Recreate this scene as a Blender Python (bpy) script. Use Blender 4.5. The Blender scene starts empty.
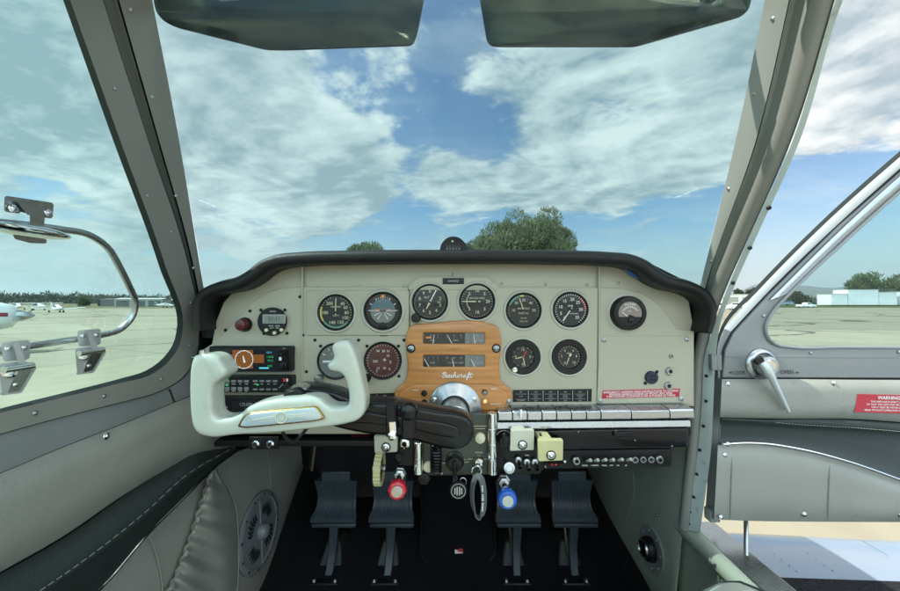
EXPOSURE = 1.28
SUNDIR = (-.62, -.06, .77)
SUN_E = 2.6
SKY_S = .1
SKY_M = (.58, .67, .68)
REAR_FILL = 2.7
CLOUD_K = 4.3
# broad cloud banks and clear gaps: photo pixel of the direction, angular size, amount
CLOUD_SHAPES = [(420, 100, .19, -.19), (482, 128, .14, -.17), (345, 72, .13, -.15), (395, 158, .11, -.12), (50, 25, .18, -.14), (260, 130, .42, .16), (640, 110, .50, .16), (30, 180, .7, .34), (455, 200, .16, .17), (340, 205, .22, .16), (570, 190, .22, .10), (880, 60, .40, .20), (775, 185, .22, -.26), (860, 215, .2, -.1)]
HAZE = 1.1e-4
import bpy, math, random
from math import sin, cos, pi, radians, atan, atan2, sqrt
from mathutils import Vector, Matrix
random.seed(11)
SC = bpy.context.scene
COL = SC.collection
# ---------------------------------------------------------------- camera model (photo pixels -> rays)
F, CX, CY, H = 351.0, 450.0, 295.5, 1.9
PITCH = atan(6.5 / F)
CAM = Vector((0, 0, H))
_c, _s = cos(PITCH), sin(PITCH)
def ray(px, py):
    x, y, z = px - CX, F, CY - py
    return Vector((x, y * _c - z * _s, y * _s + z * _c))
def P(px, py, Y):
    r = ray(px, py); return CAM + r * (Y / r.y)
def PZ(px, py, z):
    r = ray(px, py); return CAM + r * ((z - H) / r.z)
def side(px, py, off=0.0, s=-1):
    r = ray(px, py)
    a, b = .546 - off, -.24
    d = s * r.x - b * r.z
    t = a / d if abs(d) > 1e-9 else 9
    if t * r.z < -.1 or t < 0:
        a, b = .576 - off, .06
        t = a / (s * r.x - b * r.z)
    return CAM + r * t
def lside(px, py, off=0.0): return side(px, py, off, -1)
def rside(px, py, off=0.0): return side(px, py, off, 1)
def yplane(Y):
    return lambda px, py, off=0.0: P(px, py, Y - off)
S = 1 / F      # metres per pixel per metre of depth
# ---------------------------------------------------------------- node helpers
def newmat(name):
    m = bpy.data.materials.new(name); m.use_nodes = True
    nt = m.node_tree; b = nt.nodes['Principled BSDF']
    return m, nt, b
def nd(nt, t, **kw):
    n = nt.nodes.new(t)
    for k, v in kw.items(): setattr(n, k, v)
    return n
def mat(name, col, rough=.5, metal=0.0, var=.08, vscale=6.0, bump=0.0, bscale=400.0, coat=0.0, spec=.5, rvar=.1, emit=None, estr=0.0, speck=0.0, sheen=0.0, wear=0.0, wcol=(.05, .045, .04), wscale=55, wlo=.64):
    m, nt, b = newmat(name)
    L = nt.links.new
    tc = nd(nt, 'ShaderNodeTexCoord')
    b.inputs['Metallic'].default_value = metal
    b.inputs['Roughness'].default_value = rough
    b.inputs['Specular IOR Level'].default_value = spec
    b.inputs['Coat Weight'].default_value = coat
    b.inputs['Coat Roughness'].default_value = .08
    if sheen: b.inputs['Sheen Weight'].default_value = sheen
    c = (*col, 1)
    b.inputs['Base Color'].default_value = c
    if var:
        n = nd(nt, 'ShaderNodeTexNoise'); n.inputs['Scale'].default_value = vscale; n.inputs['Detail'].default_value = 6
        L(tc.outputs['Object'], n.inputs['Vector'])
        mx = nd(nt, 'ShaderNodeMix', data_type='RGBA')
        mx.inputs['A'].default_value = (*[x * (1 - var) for x in col], 1)
        mx.inputs['B'].default_value = (*[min(1, x * (1 + var)) for x in col], 1)
        r = nd(nt, 'ShaderNodeMapRange'); r.inputs['From Min'].default_value = .3; r.inputs['From Max'].default_value = .7
        L(n.outputs['Fac'], r.inputs['Value']); L(r.outputs['Result'], mx.inputs['Factor'])
        out = mx.outputs['Result']
        if speck:
            n2 = nd(nt, 'ShaderNodeTexNoise'); n2.inputs['Scale'].default_value = 900; n2.inputs['Detail'].default_value = 2
            L(tc.outputs['Object'], n2.inputs['Vector'])
            m2 = nd(nt, 'ShaderNodeMix', data_type='RGBA', blend_type='MULTIPLY'); m2.inputs['Factor'].default_value = speck
            L(out, m2.inputs['A']); L(n2.outputs['Fac'], m2.inputs['B']); out = m2.outputs['Result']
        if wear:      # scuffs and grime with a shape of their own
            n4 = nd(nt, 'ShaderNodeTexNoise'); n4.inputs['Scale'].default_value = wscale; n4.inputs['Detail'].default_value = 9; n4.inputs['Roughness'].default_value = .7
            n5 = nd(nt, 'ShaderNodeTexNoise'); n5.inputs['Scale'].default_value = wscale * .13; n5.inputs['Detail'].default_value = 4
            L(tc.outputs['Object'], n4.inputs['Vector']); L(tc.outputs['Object'], n5.inputs['Vector'])
            mm = nd(nt, 'ShaderNodeMath', operation='MULTIPLY_ADD'); L(n5.outputs['Fac'], mm.inputs[0]); mm.inputs[1].default_value = .35; L(n4.outputs['Fac'], mm.inputs[2])
            mr = nd(nt, 'ShaderNodeMapRange'); mr.inputs['From Min'].default_value = wlo + .17; mr.inputs['From Max'].default_value = wlo + .27; mr.inputs['To Max'].default_value = wear
            L(mm.outputs[0], mr.inputs['Value'])
            m4 = nd(nt, 'ShaderNodeMix', data_type='RGBA'); L(mr.outputs['Result'], m4.inputs['Factor']); L(out, m4.inputs['A']); m4.inputs['B'].default_value = (*wcol, 1); out = m4.outputs['Result']
        L(out, b.inputs['Base Color'])
        if rvar:
            r2 = nd(nt, 'ShaderNodeMapRange'); r2.inputs['To Min'].default_value = max(0, rough - rvar); r2.inputs['To Max'].default_value = min(1, rough + rvar)
            n3 = nd(nt, 'ShaderNodeTexNoise'); n3.inputs['Scale'].default_value = vscale * 3.1; n3.inputs['Detail'].default_value = 5
            L(tc.outputs['Object'], n3.inputs['Vector']); L(n3.outputs['Fac'], r2.inputs['Value']); L(r2.outputs['Result'], b.inputs['Roughness'])
    if bump:
        n = nd(nt, 'ShaderNodeTexNoise'); n.inputs['Scale'].default_value = bscale; n.inputs['Detail'].default_value = 4
        L(tc.outputs['Object'], n.inputs['Vector'])
        bp = nd(nt, 'ShaderNodeBump'); bp.inputs['Strength'].default_value = bump; bp.inputs['Distance'].default_value = .002
        L(n.outputs['Fac'], bp.inputs['Height']); L(bp.outputs['Normal'], b.inputs['Normal'])
    if emit:
        b.inputs['Emission Color'].default_value = (*emit, 1); b.inputs['Emission Strength'].default_value = estr
    return m
def glassmat(name, tint, gloss=1.0, rough=.01, ior=1.45, dirt=0.0):
    m = bpy.data.materials.new(name); m.use_nodes = True
    nt = m.node_tree; nt.nodes.clear(); L = nt.links.new
    o = nd(nt, 'ShaderNodeOutputMaterial'); mx = nd(nt, 'ShaderNodeMixShader')
    t = nd(nt, 'ShaderNodeBsdfTransparent'); t.inputs['Color'].default_value = (*tint, 1)
    g = nd(nt, 'ShaderNodeBsdfGlossy'); g.inputs['Roughness'].default_value = rough; g.inputs['Color'].default_value = (1, 1, 1, 1)
    f = nd(nt, 'ShaderNodeFresnel'); f.inputs['IOR'].default_value = ior
    mu = nd(nt, 'ShaderNodeMath', operation='MULTIPLY'); mu.inputs[1].default_value = gloss
    L(f.outputs[0], mu.inputs[0]); L(mu.outputs[0], mx.inputs[0]); L(t.outputs[0], mx.inputs[1]); L(g.outputs[0], mx.inputs[2])
    last = mx.outputs[0]
    if dirt:
        d = nd(nt, 'ShaderNodeBsdfDiffuse'); d.inputs['Color'].default_value = (.6, .62, .6, 1)
        n = nd(nt, 'ShaderNodeTexNoise'); n.inputs['Scale'].default_value = 9; n.inputs['Detail'].default_value = 8
        tc = nd(nt, 'ShaderNodeTexCoord'); L(tc.outputs['Object'], n.inputs['Vector'])
        r = nd(nt, 'ShaderNodeMapRange'); r.inputs['From Min'].default_value = .45; r.inputs['From Max'].default_value = .8; r.inputs['To Max'].default_value = dirt
        L(n.outputs['Fac'], r.inputs['Value'])
        m2 = nd(nt, 'ShaderNodeMixShader'); L(r.outputs[0], m2.inputs[0]); L(last, m2.inputs[1]); L(d.outputs[0], m2.inputs[2]); last = m2.outputs[0]
    L(last, o.inputs['Surface'])
    return m
# ---------------------------------------------------------------- objects
WL = {}            # world location of each thing's origin
def tag(o, label=None, cat=None, group=None, kind=None):
    if label: o['label'] = label
    if cat: o['category'] = cat
    if group: o['group'] = group
    if kind: o['kind'] = kind
    return o
def thing(name, loc, label, cat, group=None):
    o = bpy.data.objects.new(name, None); COL.objects.link(o)
    o.empty_display_size = .02
    o.location = loc; WL[o.name] = Vector(loc)
    return tag(o, label, cat, group)
def relabel(o, **k): return tag(o, **k)
_textcache = {}
def textgeo(s, shear=0.0, bold=0.0):
    k = (s, shear, bold)
    if k not in _textcache:
        c = bpy.data.curves.new('t', 'FONT'); c.body = s; c.size = 1; c.align_x = 'CENTER'; c.align_y = 'CENTER'; c.shear = shear
        c.resolution_u = 3; c.offset = bold
        o = bpy.data.objects.new('t', c); COL.objects.link(o)
        me = bpy.data.meshes.new_from_object(o)
        _textcache[k] = ([v.co.copy() for v in me.vertices], [tuple(p.vertices) for p in me.polygons])
        bpy.data.objects.remove(o); bpy.data.curves.remove(c); bpy.data.meshes.remove(me)
    return _textcache[k]
def catmull(pts, n):
    """n points evenly spaced along a Catmull-Rom curve through pts"""
    pts = [Vector(p) for p in pts]
    if len(pts) == 2: return [pts[0].lerp(pts[1], i / (n - 1)) for i in range(n)]
    ex = [pts[0] * 2 - pts[1]] + pts + [pts[-1] * 2 - pts[-2]]
    d = []
    for i in range(1, len(ex) - 2):
        p0, p1, p2, p3 = ex[i - 1:i + 3]
        # centripetal-ish: scale tangents by the segment length
        l01, l12, l23 = max((p1 - p0).length, 1e-9), max((p2 - p1).length, 1e-9), max((p3 - p2).length, 1e-9)
        m1 = ((p1 - p0) / l01 * l12 + (p2 - p1) / l12 * l01) / (l01 + l12) * l12
        m2 = ((p2 - p1) / l12 * l23 + (p3 - p2) / l23 * l12) / (l12 + l23) * l12
        for k in range(16):
            t = k / 16; t2, t3 = t * t, t * t * t
            d.append(p1 * (2 * t3 - 3 * t2 + 1) + m1 * (t3 - 2 * t2 + t) + p2 * (-2 * t3 + 3 * t2) + m2 * (t3 - t2))
    d.append(pts[-1])
    return even(d, n)
def even(d, n):
    d = [Vector(p) for p in d]
    acc = [0]
    for i in range(1, len(d)): acc.append(acc[-1] + (d[i] - d[i - 1]).length)
    out = []; j = 0
    for i in range(n):
        q = acc[-1] * i / (n - 1)
        while j < len(d) - 2 and acc[j + 1] < q: j += 1
        seg = acc[j + 1] - acc[j]
        out.append(d[j].lerp(d[j + 1], (q - acc[j]) / seg if seg > 0 else 0))
    return out
class MB:
    def __init__(s): s.v = []; s.f = []
    def add(s, v, f):
        o = len(s.v); s.v += [Vector(p) for p in v]; s.f += [tuple(i + o for i in q) for q in f]; return s
    def box(s, c, d, rot=None):
        c = Vector(c); h = Vector(d) / 2; v = []
        for x in (-1, 1):
            for y in (-1, 1):
                for z in (-1, 1):
                    p = Vector((x * h.x, y * h.y, z * h.z)); v.append(c + (rot @ p if rot else p))
        return s.add(v, [(0, 1, 3, 2), (4, 6, 7, 5), (0, 4, 5, 1), (2, 3, 7, 6), (0, 2, 6, 4), (1, 5, 7, 3)])
    def rbox(s, c, d, r=.004, seg=3, rot=None):
        """box with rounded vertical profile: rounded rectangle in XZ, chamfered in Y"""
        c = Vector(c); w, dp, h = d; r = min(r, w / 2.01, h / 2.01)
        ring = []
        for (sx, sz, a0) in ((1, 1, 0), (-1, 1, pi / 2), (-1, -1, pi), (1, -1, 3 * pi / 2)):
            for k in range(seg + 1):
                a = a0 + k / seg * pi / 2
                ring.append((sx * (w / 2 - r), sz * (h / 2 - r), cos(a), sin(a)))
        ch = min(r * .6, dp / 2.1); secs = [(-dp / 2, ch), (-dp / 2 + ch, 0), (dp / 2, 0)]
        rows = []
        for (y, inset) in secs:
            rows.append([Vector((x + cx * (r - inset), y, z + cz * (r - inset))) for (x, z, cx, cz) in ring])
        return s.rows([[c + (rot @ p if rot else p) for p in row] for row in rows], closed=True, caps=True)
    def rows(s, rows, closed=False, caps=False):
        n = len(rows[0]); o = len(s.v)
        for r in rows: s.v += [Vector(p) for p in r]
        for i in range(len(rows) - 1):
            for j in range(n if closed else n - 1):
                k = (j + 1) % n
                s.f.append((o + i * n + j, o + i * n + k, o + (i + 1) * n + k, o + (i + 1) * n + j))
        if caps:
            s.f.append(tuple(o + j for j in range(n))[::-1]); s.f.append(tuple(o + (len(rows) - 1) * n + j for j in range(n)))
        return s
    def lathe(s, prof, c, axis=(0, -1, 0), n=32, caps=True):
        """prof: [(radius, height along axis)]"""
        c = Vector(c); q = Vector((0, 0, 1)).rotation_difference(Vector(axis).normalized()).to_matrix()
        if len(prof) == 2 and abs(prof[0][1] - prof[1][1]) < 2e-4 and caps:
            return s.add([c + q @ Vector((prof[0][0] * cos(2 * pi * k / n), prof[0][0] * sin(2 * pi * k / n), prof[0][1])) for k in range(n)], [tuple(range(n))])
        rows = [[c + q @ Vector((r * cos(2 * pi * k / n), r * sin(2 * pi * k / n), h)) for k in range(n)] for r, h in prof]
        return s.rows(rows, True, caps)
    def tube(s, pts, r, n=10, caps=True, flat=1.0):
        pts = [Vector(p) for p in pts]; rows = []
        up = None
        for i, p in enumerate(pts):
            t = (pts[min(i + 1, len(pts) - 1)] - pts[max(i - 1, 0)]).normalized()
            if up is None:
                up = Vector((0, 0, 1)) if abs(t.z) < .9 else Vector((0, 1, 0))
            u = (up - t * up.dot(t)).normalized(); w = t.cross(u); up = u
            rr = r[i] if isinstance(r, (list, tuple)) else r
            rows.append([p + (u * cos(2 * pi * k / n) * flat + w * sin(2 * pi * k / n)) * rr for k in range(n)])
        return s.rows(rows, True, caps)
    def sphere(s, c, r, n=16, m=10, sc=(1, 1, 1)):
        c = Vector(c); rows = []
        for i in range(m + 1):
            a = pi * (i + .001) / (m + .002)
            rows.append([c + Vector((sc[0] * r * sin(a) * cos(2 * pi * k / n), sc[1] * r * sin(a) * sin(2 * pi * k / n), sc[2] * r * cos(a))) for k in range(n)])
        return s.rows(rows, True, True)
    def text(s, body, size, c, rot=0.0, shear=0.0, bold=0.0, frame=None, xs=1.0):
        """flat lettering facing -Y (or in the frame (right, up))"""
        v, f = textgeo(body, shear, bold); c = Vector(c)
        R, U = frame if frame else (Vector((1, 0, 0)), Vector((0, 0, 1)))
        ca, sa = cos(rot), sin(rot)
        return s.add([c + R * ((p.x * xs * ca - p.y * sa) * size) + U * ((p.x * xs * sa + p.y * ca) * size) for p in v], f)
    def quad(s, a, b, c, d): return s.add([a, b, c, d], [(0, 1, 2, 3)])
    def strip(s, A, B, surf, o0=0.0, o1=None, bulge=0.0, n=24, m=1, thick=.012, smooth=True, pw=4, wave=None):
        """shell between two photo outlines lying on a real surface; offset is towards the cabin"""
        if o1 is None: o1 = o0
        A2 = catmull([(*p, 0) for p in A], n) if smooth else even([(*p, 0) for p in A], n)
        B2 = catmull([(*p, 0) for p in B], n) if smooth else even([(*p, 0) for p in B], n)
        front = []; back = []
        for j in range(m + 1):
            v = j / m; o = o0 + (o1 - o0) * v + bulge * (1 - abs(2 * v - 1) ** pw)
            rf = []; rb = []
            for i in range(n):
                q = A2[i].lerp(B2[i], v)
                oo = o + (wave(i / (n - 1), v) if wave else 0)
                rf.append(surf(q.x, q.y, oo)); rb.append(surf(q.x, q.y, -thick))
            front.append(rf); back.append(rb)
        s.rows(front); s.rows([r[::-1] for r in back])
        per_f = front[0] + [r[-1] for r in front[1:]] + front[-1][::-1][1:] + [r[0] for r in front[-2:0:-1]]
        per_b = back[0] + [r[-1] for r in back[1:]] + back[-1][::-1][1:] + [r[0] for r in back[-2:0:-1]]
        return s.rows([per_f, per_b], closed=True)
    def build(s, name, m, parent=None, label=None, smooth=True, angle=38, bevel=0.0, weld=False, base=None, sub=0):
        me = bpy.data.meshes.new(name)
        if parent is not None:
            top = parent
            while top.parent is not None: top = top.parent
            org = WL[top.name]
        else:
            if base is None:
                xs = [p.x for p in s.v]; ys = [p.y for p in s.v]; zs = [p.z for p in s.v]
                base = Vector(((min(xs) + max(xs)) / 2, (min(ys) + max(ys)) / 2, min(zs)))
            org = Vector(base)
        me.from_pydata([p - org for p in s.v], [], s.f); me.update()
        if weld:
            import bmesh
            bm = bmesh.new(); bm.from_mesh(me); bmesh.ops.remove_doubles(bm, verts=bm.verts, dist=1e-5)
            bmesh.ops.recalc_face_normals(bm, faces=bm.faces); bm.to_mesh(me); bm.free()
        if smooth:
            me.shade_smooth(); me.set_sharp_from_angle(angle=radians(angle))
        me.materials.append(m)
        o = bpy.data.objects.new(name, me); COL.objects.link(o)
        if parent is not None: o.parent = parent
        else: o.location = org; WL[o.name] = org
        if label: o['label'] = label
        if bevel:
            b = o.modifiers.new('bevel', 'BEVEL'); b.width = bevel; b.segments = 2; b.limit_method = 'ANGLE'; b.angle_limit = radians(40)
        if sub:
            q = o.modifiers.new('sub', 'SUBSURF'); q.levels = sub; q.render_levels = sub
        return o
def plate_geo(outer, holes, Y, thick, bev=.001, px=True, smooth=True, res=2):
    """solid plate facing -Y with rounded edges and holes; outlines are photo pixels laid on the plane Y (front face at Y)"""
    c = bpy.data.curves.new('p', 'CURVE'); c.dimensions = '2D'; c.fill_mode = 'BOTH'
    c.extrude = max(thick / 2 - bev, 1e-5); c.bevel_depth = bev; c.bevel_resolution = res; c.offset = -bev
    for loop in [outer] + list(holes):
        pts = [P(*p, Y) for p in loop] if px else [Vector((p[0], 0, p[1])) for p in loop]
        sp = c.splines.new('POLY'); sp.points.add(len(pts) - 1); sp.use_cyclic_u = True
        for q, p in zip(sp.points, pts): q.co = (p.x, p.z, 0, 1)
    o = bpy.data.objects.new('p', c); COL.objects.link(o)
    me = bpy.data.meshes.new_from_object(o)
    v = [Vector((p.co.x, Y + thick / 2 - p.co.z, p.co.y)) for p in me.vertices]; f = [tuple(p.vertices) for p in me.polygons]
    bpy.data.objects.remove(o); bpy.data.curves.remove(c); bpy.data.meshes.remove(me)
    return v, f
def plate(name, outer, Y, thick, m, parent=None, holes=(), bev=.001, px=True, round_=0, **k):
    if round_: outer = rounded(outer, round_)
    holes = [rounded(h, round_) if round_ else h for h in holes]
    v, f = plate_geo(outer, holes, Y, thick, bev, px)
    return MB().add(v, f).build(name, m, parent, weld=True, **k)
def rounded(pts, r, seg=4):
    out = []; n = len(pts)
    for i in range(n):
        p = Vector((*pts[i], 0)); a = Vector((*pts[i - 1], 0)); b = Vector((*pts[(i + 1) % n], 0))
        la, lb = (a - p).length, (b - p).length
        q = min(r, la * .45, lb * .45)
        p0 = p + (a - p) / la * q; p1 = p + (b - p) / lb * q
        for k in range(seg + 1):
            t = k / seg
            c = p0 * (1 - t) ** 2 + p * 2 * t * (1 - t) + p1 * t * t
            out.append((c.x, c.y))
    return out
def smoothloop(pts, n=80):
    q = catmull([(*p, 0) for p in list(pts) + [pts[0]]], n + 1)[:-1]
    return [(p.x, p.y) for p in q]
def rect(x0, y0, x1, y1): return [(x0, y0), (x1, y0), (x1, y1), (x0, y1)]
def circ(cx, cy, r, n=40): return [(cx + r * cos(2 * pi * k / n), cy + r * sin(2 * pi * k / n)) for k in range(n)]
# screws: one mesh per material, shared by all copies
_scr = {}
def screw(pos, r, m, parent, normal=(0, -1, 0), name='screw'):
    k = m.name
    if k not in _scr:
        b = MB()
        b.lathe([(1.0, 0), (1.0, .25), (.9, .36), (.62, .42), (.6, .3), (.45, .62), (.2, .72)], (0, 0, 0), (0, 0, 1), 14)
        me = bpy.data.meshes.new('screw'); me.from_pydata(b.v, [], b.f); me.shade_smooth(); me.set_sharp_from_angle(angle=radians(50)); me.materials.append(m)
        _scr[k] = me
    o = bpy.data.objects.new(name, _scr[k]); COL.objects.link(o)
    top = parent
    while top.parent is not None: top = top.parent
    o.parent = parent; o.location = Vector(pos) - WL[top.name]
    o.rotation_mode = 'QUATERNION'; o.rotation_quaternion = Vector(normal).to_track_quat('Z', 'Y')
    o.scale = (r, r, r)
    return o
def copy_thing(root, loc, label=None, rot=None, scale=None):
    """a copy of a thing with copies of its parts and sub-parts"""
    r = root.copy(); COL.objects.link(r); r.location = loc; WL[r.name] = Vector(loc)
    if rot is not None: r.rotation_euler = rot
    if scale is not None: r.scale = scale
    if label: r['label'] = label
    def kids(a, b):
        for ch in [o for o in COL.objects if o.parent == a]:
            c = ch.copy(); COL.objects.link(c); c.parent = b; kids(ch, c)
    kids(root, r)
    return r
# ---------------------------------------------------------------- render, camera, light
SC.render.engine = 'CYCLES'
SC.cycles.use_denoising = True
SC.cycles.max_bounces = 8; SC.cycles.transparent_max_bounces = 16; SC.cycles.diffuse_bounces = 4
SC.cycles.sample_clamp_indirect = 6
SC.view_settings.view_transform = 'Standard'; SC.view_settings.look = 'None'
SC.view_settings.gamma = 1; SC.view_settings.use_curve_mapping = False
SC.view_settings.exposure = EXPOSURE
cd = bpy.data.cameras.new('camera'); cam = bpy.data.objects.new('camera', cd); COL.objects.link(cam)
cam.location = CAM; cam.rotation_euler = (pi / 2 + PITCH, 0, 0)
cd.sensor_width = 36; cd.lens = 36 * F / 900; cd.clip_start = .02; cd.clip_end = 30000
SC.camera = cam
SUN = Vector(SUNDIR).normalized()
sd = bpy.data.lights.new('sun', 'SUN'); sd.energy = SUN_E; sd.angle = radians(.53); sd.color = (1, .95, .87)
so = bpy.data.objects.new('sun', sd); COL.objects.link(so); so.location = (0, 0, 40)
so.rotation_mode = 'QUATERNION'; so.rotation_quaternion = SUN.to_track_quat('Z', 'Y')
w = bpy.data.worlds.new('World'); SC.world = w; w.use_nodes = True
nt = w.node_tree; L = nt.links.new; bg = nt.nodes['Background']; bg.inputs['Strength'].default_value = SKY_S
sky = nd(nt, 'ShaderNodeTexSky', sky_type='NISHITA'); sky.sun_disc = False
sky.sun_elevation = math.asin(SUN.z); sky.sun_rotation = atan2(SUN.x, SUN.y); sky.altitude = 300; sky.air_density = 1.1; sky.dust_density = .6; sky.ozone_density = 2.2
tc = nd(nt, 'ShaderNodeTexCoord'); DIR = tc.outputs['Generated']
def vm(op, a, b=None):
    n = nd(nt, 'ShaderNodeVectorMath', operation=op)
    for i, q in enumerate((a, b)):
        if q is None: continue
        if hasattr(q, 'links'): L(q, n.inputs[i])
        else: n.inputs[i].default_value = q
    return n
def mth(op, a, b=None, clamp=False):
    n = nd(nt, 'ShaderNodeMath', operation=op); n.use_clamp = clamp
    for i, q in enumerate((a, b)):
        if q is None: continue
        if hasattr(q, 'links'): L(q, n.inputs[i])
        else: n.inputs[i].default_value = q
    return n.outputs[0]
def rng(v, a, b, c=0.0, d=1.0, t='SMOOTHSTEP'):
    n = nd(nt, 'ShaderNodeMapRange'); n.interpolation_type = t
    L(v, n.inputs['Value'])
    for k, q in zip(('From Min', 'From Max', 'To Min', 'To Max'), (a, b, c, d)): n.inputs[k].default_value = q
    return n.outputs['Result']
sep = nd(nt, 'ShaderNodeSeparateXYZ'); L(DIR, sep.inputs[0])
zc = mth('MAXIMUM', sep.outputs['Z'], 0.0); zz = mth('ADD', zc, .16)
cmb = nd(nt, 'ShaderNodeCombineXYZ'); L(mth('DIVIDE', sep.outputs['X'], zz), cmb.inputs[0]); L(mth('DIVIDE', sep.outputs['Y'], zz), cmb.inputs[1])
UV = cmb.outputs[0]
def noise(v, scale, detail=8, rough=.55, dist=0.0, off=(0, 0, 0), st=(1, 1, 1), rot=0.0):
    mp = nd(nt, 'ShaderNodeMapping'); mp.inputs['Location'].default_value = off; mp.inputs['Scale'].default_value = st; mp.inputs['Rotation'].default_value = (0, 0, rot)
    L(v, mp.inputs['Vector'])
    n = nd(nt, 'ShaderNodeTexNoise'); n.inputs['Scale'].default_value = scale; n.inputs['Detail'].default_value = detail
    n.inputs['Roughness'].default_value = rough; n.inputs['Distortion'].default_value = dist
    L(mp.outputs[0], n.inputs['Vector']); return n.outputs['Fac']
def blob(px, py, r, amt):
    d = ray(px, py).normalized()
    ln = vm('LENGTH', vm('SUBTRACT', DIR, tuple(d)).outputs[0]).outputs['Value']
    return mth('MULTIPLY', rng(ln, r, r * .25), amt)
def fbm(v):
    a = noise(v, 1.45, 13, .60, .45, (3.1, 1.7, 0), rot=.35)
    c = noise(v, 4.6, 10, .62, .5, (1.2, 5.0, 2.0), (1.0, 1.45, 1), .5)
    return mth('ADD', a, mth('MULTIPLY', mth('SUBTRACT', c, .5), .40))
d0 = fbm(UV)
so_ = vm('ADD', UV, tuple(Vector((SUN.x, SUN.y - .25, 0)).normalized() * .09)).outputs[0]
d1 = fbm(so_)
dens = d0
for b in CLOUD_SHAPES: dens = mth('ADD', dens, blob(*b))
# the lowest band of sky is mostly clear, with thin streaks
dens = mth('SUBTRACT', dens, rng(sep.outputs['Z'], .29, .20, 0, .26))
mask = rng(dens, .41, .58)
cirrus = rng(noise(UV, 1.6, 10, .6, .5, (7.0, 2.2, 4.0), (.45, 1.6, 1), .12), .45, .78, 0, .42)
low = rng(noise(cmb.outputs[0], 3.2, 8, .6, .2, (2.0, 9.1, 1.0), (.8, .35, 1), 0.0), .52, .70, 0, .6)
low = mth('MULTIPLY', low, rng(sep.outputs['Z'], .34, .2))
thin = mth('MAXIMUM', cirrus, low)
allm = mth('MAXIMUM', mask, thin, True)
relief = mth('ADD', mth('MULTIPLY', mth('SUBTRACT', d0, d1), 3.7), .55)
broad = rng(noise(UV, 1.2, 6, .5, .2, (5.0, 4.0, 3.0), rot=.3), .36, .64, -.30, .30)
core = rng(dens, .60, .90)
bright = mth('SUBTRACT', mth('ADD', relief, broad), mth('MULTIPLY', core, .30), True)
cc = nd(nt, 'ShaderNodeMix', data_type='RGBA'); L(bright, cc.inputs['Factor'])
cc.inputs['A'].default_value = (*[x * CLOUD_K for x in (.44, .545, .60)], 1); cc.inputs['B'].default_value = (*[x * CLOUD_K for x in (1.05, 1.07, 1.05)], 1)
# haze towards the horizon in the sky itself
hz = rng(sep.outputs['Z'], .24, 0.0, 0, .8)
sk = nd(nt, 'ShaderNodeMix', data_type='RGBA', blend_type='MULTIPLY'); sk.inputs['Factor'].default_value = 1; L(sky.outputs[0], sk.inputs['A']); sk.inputs['B'].default_value = (SKY_M[0], SKY_M[1], SKY_M[2], 1)
m1 = nd(nt, 'ShaderNodeMix', data_type='RGBA'); L(allm, m1.inputs['Factor']); L(sk.outputs['Result'], m1.inputs['A']); L(cc.outputs['Result'], m1.inputs['B'])
m2 = nd(nt, 'ShaderNodeMix', data_type='RGBA'); L(hz, m2.inputs['Factor']); L(m1.outputs['Result'], m2.inputs['A']); m2.inputs['B'].default_value = (*[x * CLOUD_K for x in (.66, .73, .74)], 1)
# added fill: the sky behind the camera is brightened to light the cabin
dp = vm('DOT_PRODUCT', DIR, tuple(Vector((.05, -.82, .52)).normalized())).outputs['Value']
gl = rng(dp, .15, .75, 1.0, 1.0 + REAR_FILL)
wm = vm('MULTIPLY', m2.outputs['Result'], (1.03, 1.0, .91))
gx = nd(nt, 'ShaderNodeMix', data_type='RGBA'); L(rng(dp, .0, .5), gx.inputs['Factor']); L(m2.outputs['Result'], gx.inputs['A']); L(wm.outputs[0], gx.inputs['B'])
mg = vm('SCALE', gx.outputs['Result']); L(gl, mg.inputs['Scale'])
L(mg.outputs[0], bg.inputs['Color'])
M = {}
M['panel'] = mat('panel paint', (.42, .395, .30), .42, var=.05, vscale=3, speck=.18, bump=.12, bscale=700, spec=.45, wear=.45, wcol=(.19, .18, .13))
M['panel_edge'] = mat('panel rim paint', (.44, .43, .36), .3, var=.05, coat=.2)
M['vinyl'] = mat('grey vinyl', (.28, .28, .245), .5, var=.09, vscale=5, bump=.45, bscale=520, rvar=.14, wear=.35, wcol=(.18, .175, .15), wscale=22, wlo=.6)
M['vinyl_dark'] = mat('dark green leather', (.026, .036, .034), .42, var=.15, vscale=8, bump=.35, bscale=500)
M['vinyl_green'] = mat('pale green vinyl', (.32, .355, .285), .5, var=.08, vscale=5, bump=.4, bscale=520, rvar=.14, wear=.3, wcol=(.2, .21, .17), wscale=22, wlo=.6)
M['frame'] = mat('frame paint', (.19, .20, .185), .38, var=.08, vscale=5, bump=.05, bscale=300)
M['frame_warm'] = mat('window trim paint', (.23, .23, .205), .42, var=.08, vscale=5, bump=.12, bscale=450)
M['frame_pale'] = mat('pale green frame paint', (.29, .315, .29), .35, var=.06, vscale=5, coat=.15)
M['door_metal'] = mat('door frame paint', (.215, .23, .23), .33, var=.08, vscale=4, bump=.04, bscale=200, coat=.2)
M['jamb'] = mat('door jamb paint', (.62, .68, .64), .4, var=.08, vscale=9, wear=.8, wcol=(.22, .23, .21), wscale=40, wlo=.6)
M['white_paint'] = mat('white aircraft paint', (.74, .75, .74), .25, var=.04, vscale=2, coat=.5)
M['seal'] = mat('rubber seal', (.012, .02, .017), .55, var=.2, bump=.2)
M['dash'] = mat('black dash leather', (.0095, .010, .0105), .42, var=.2, vscale=9, bump=.5, bscale=420, spec=.35)
M['black'] = mat('black plastic', (.008, .008, .0085), .40, var=.2, vscale=14, rvar=.12, spec=.3)
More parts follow.
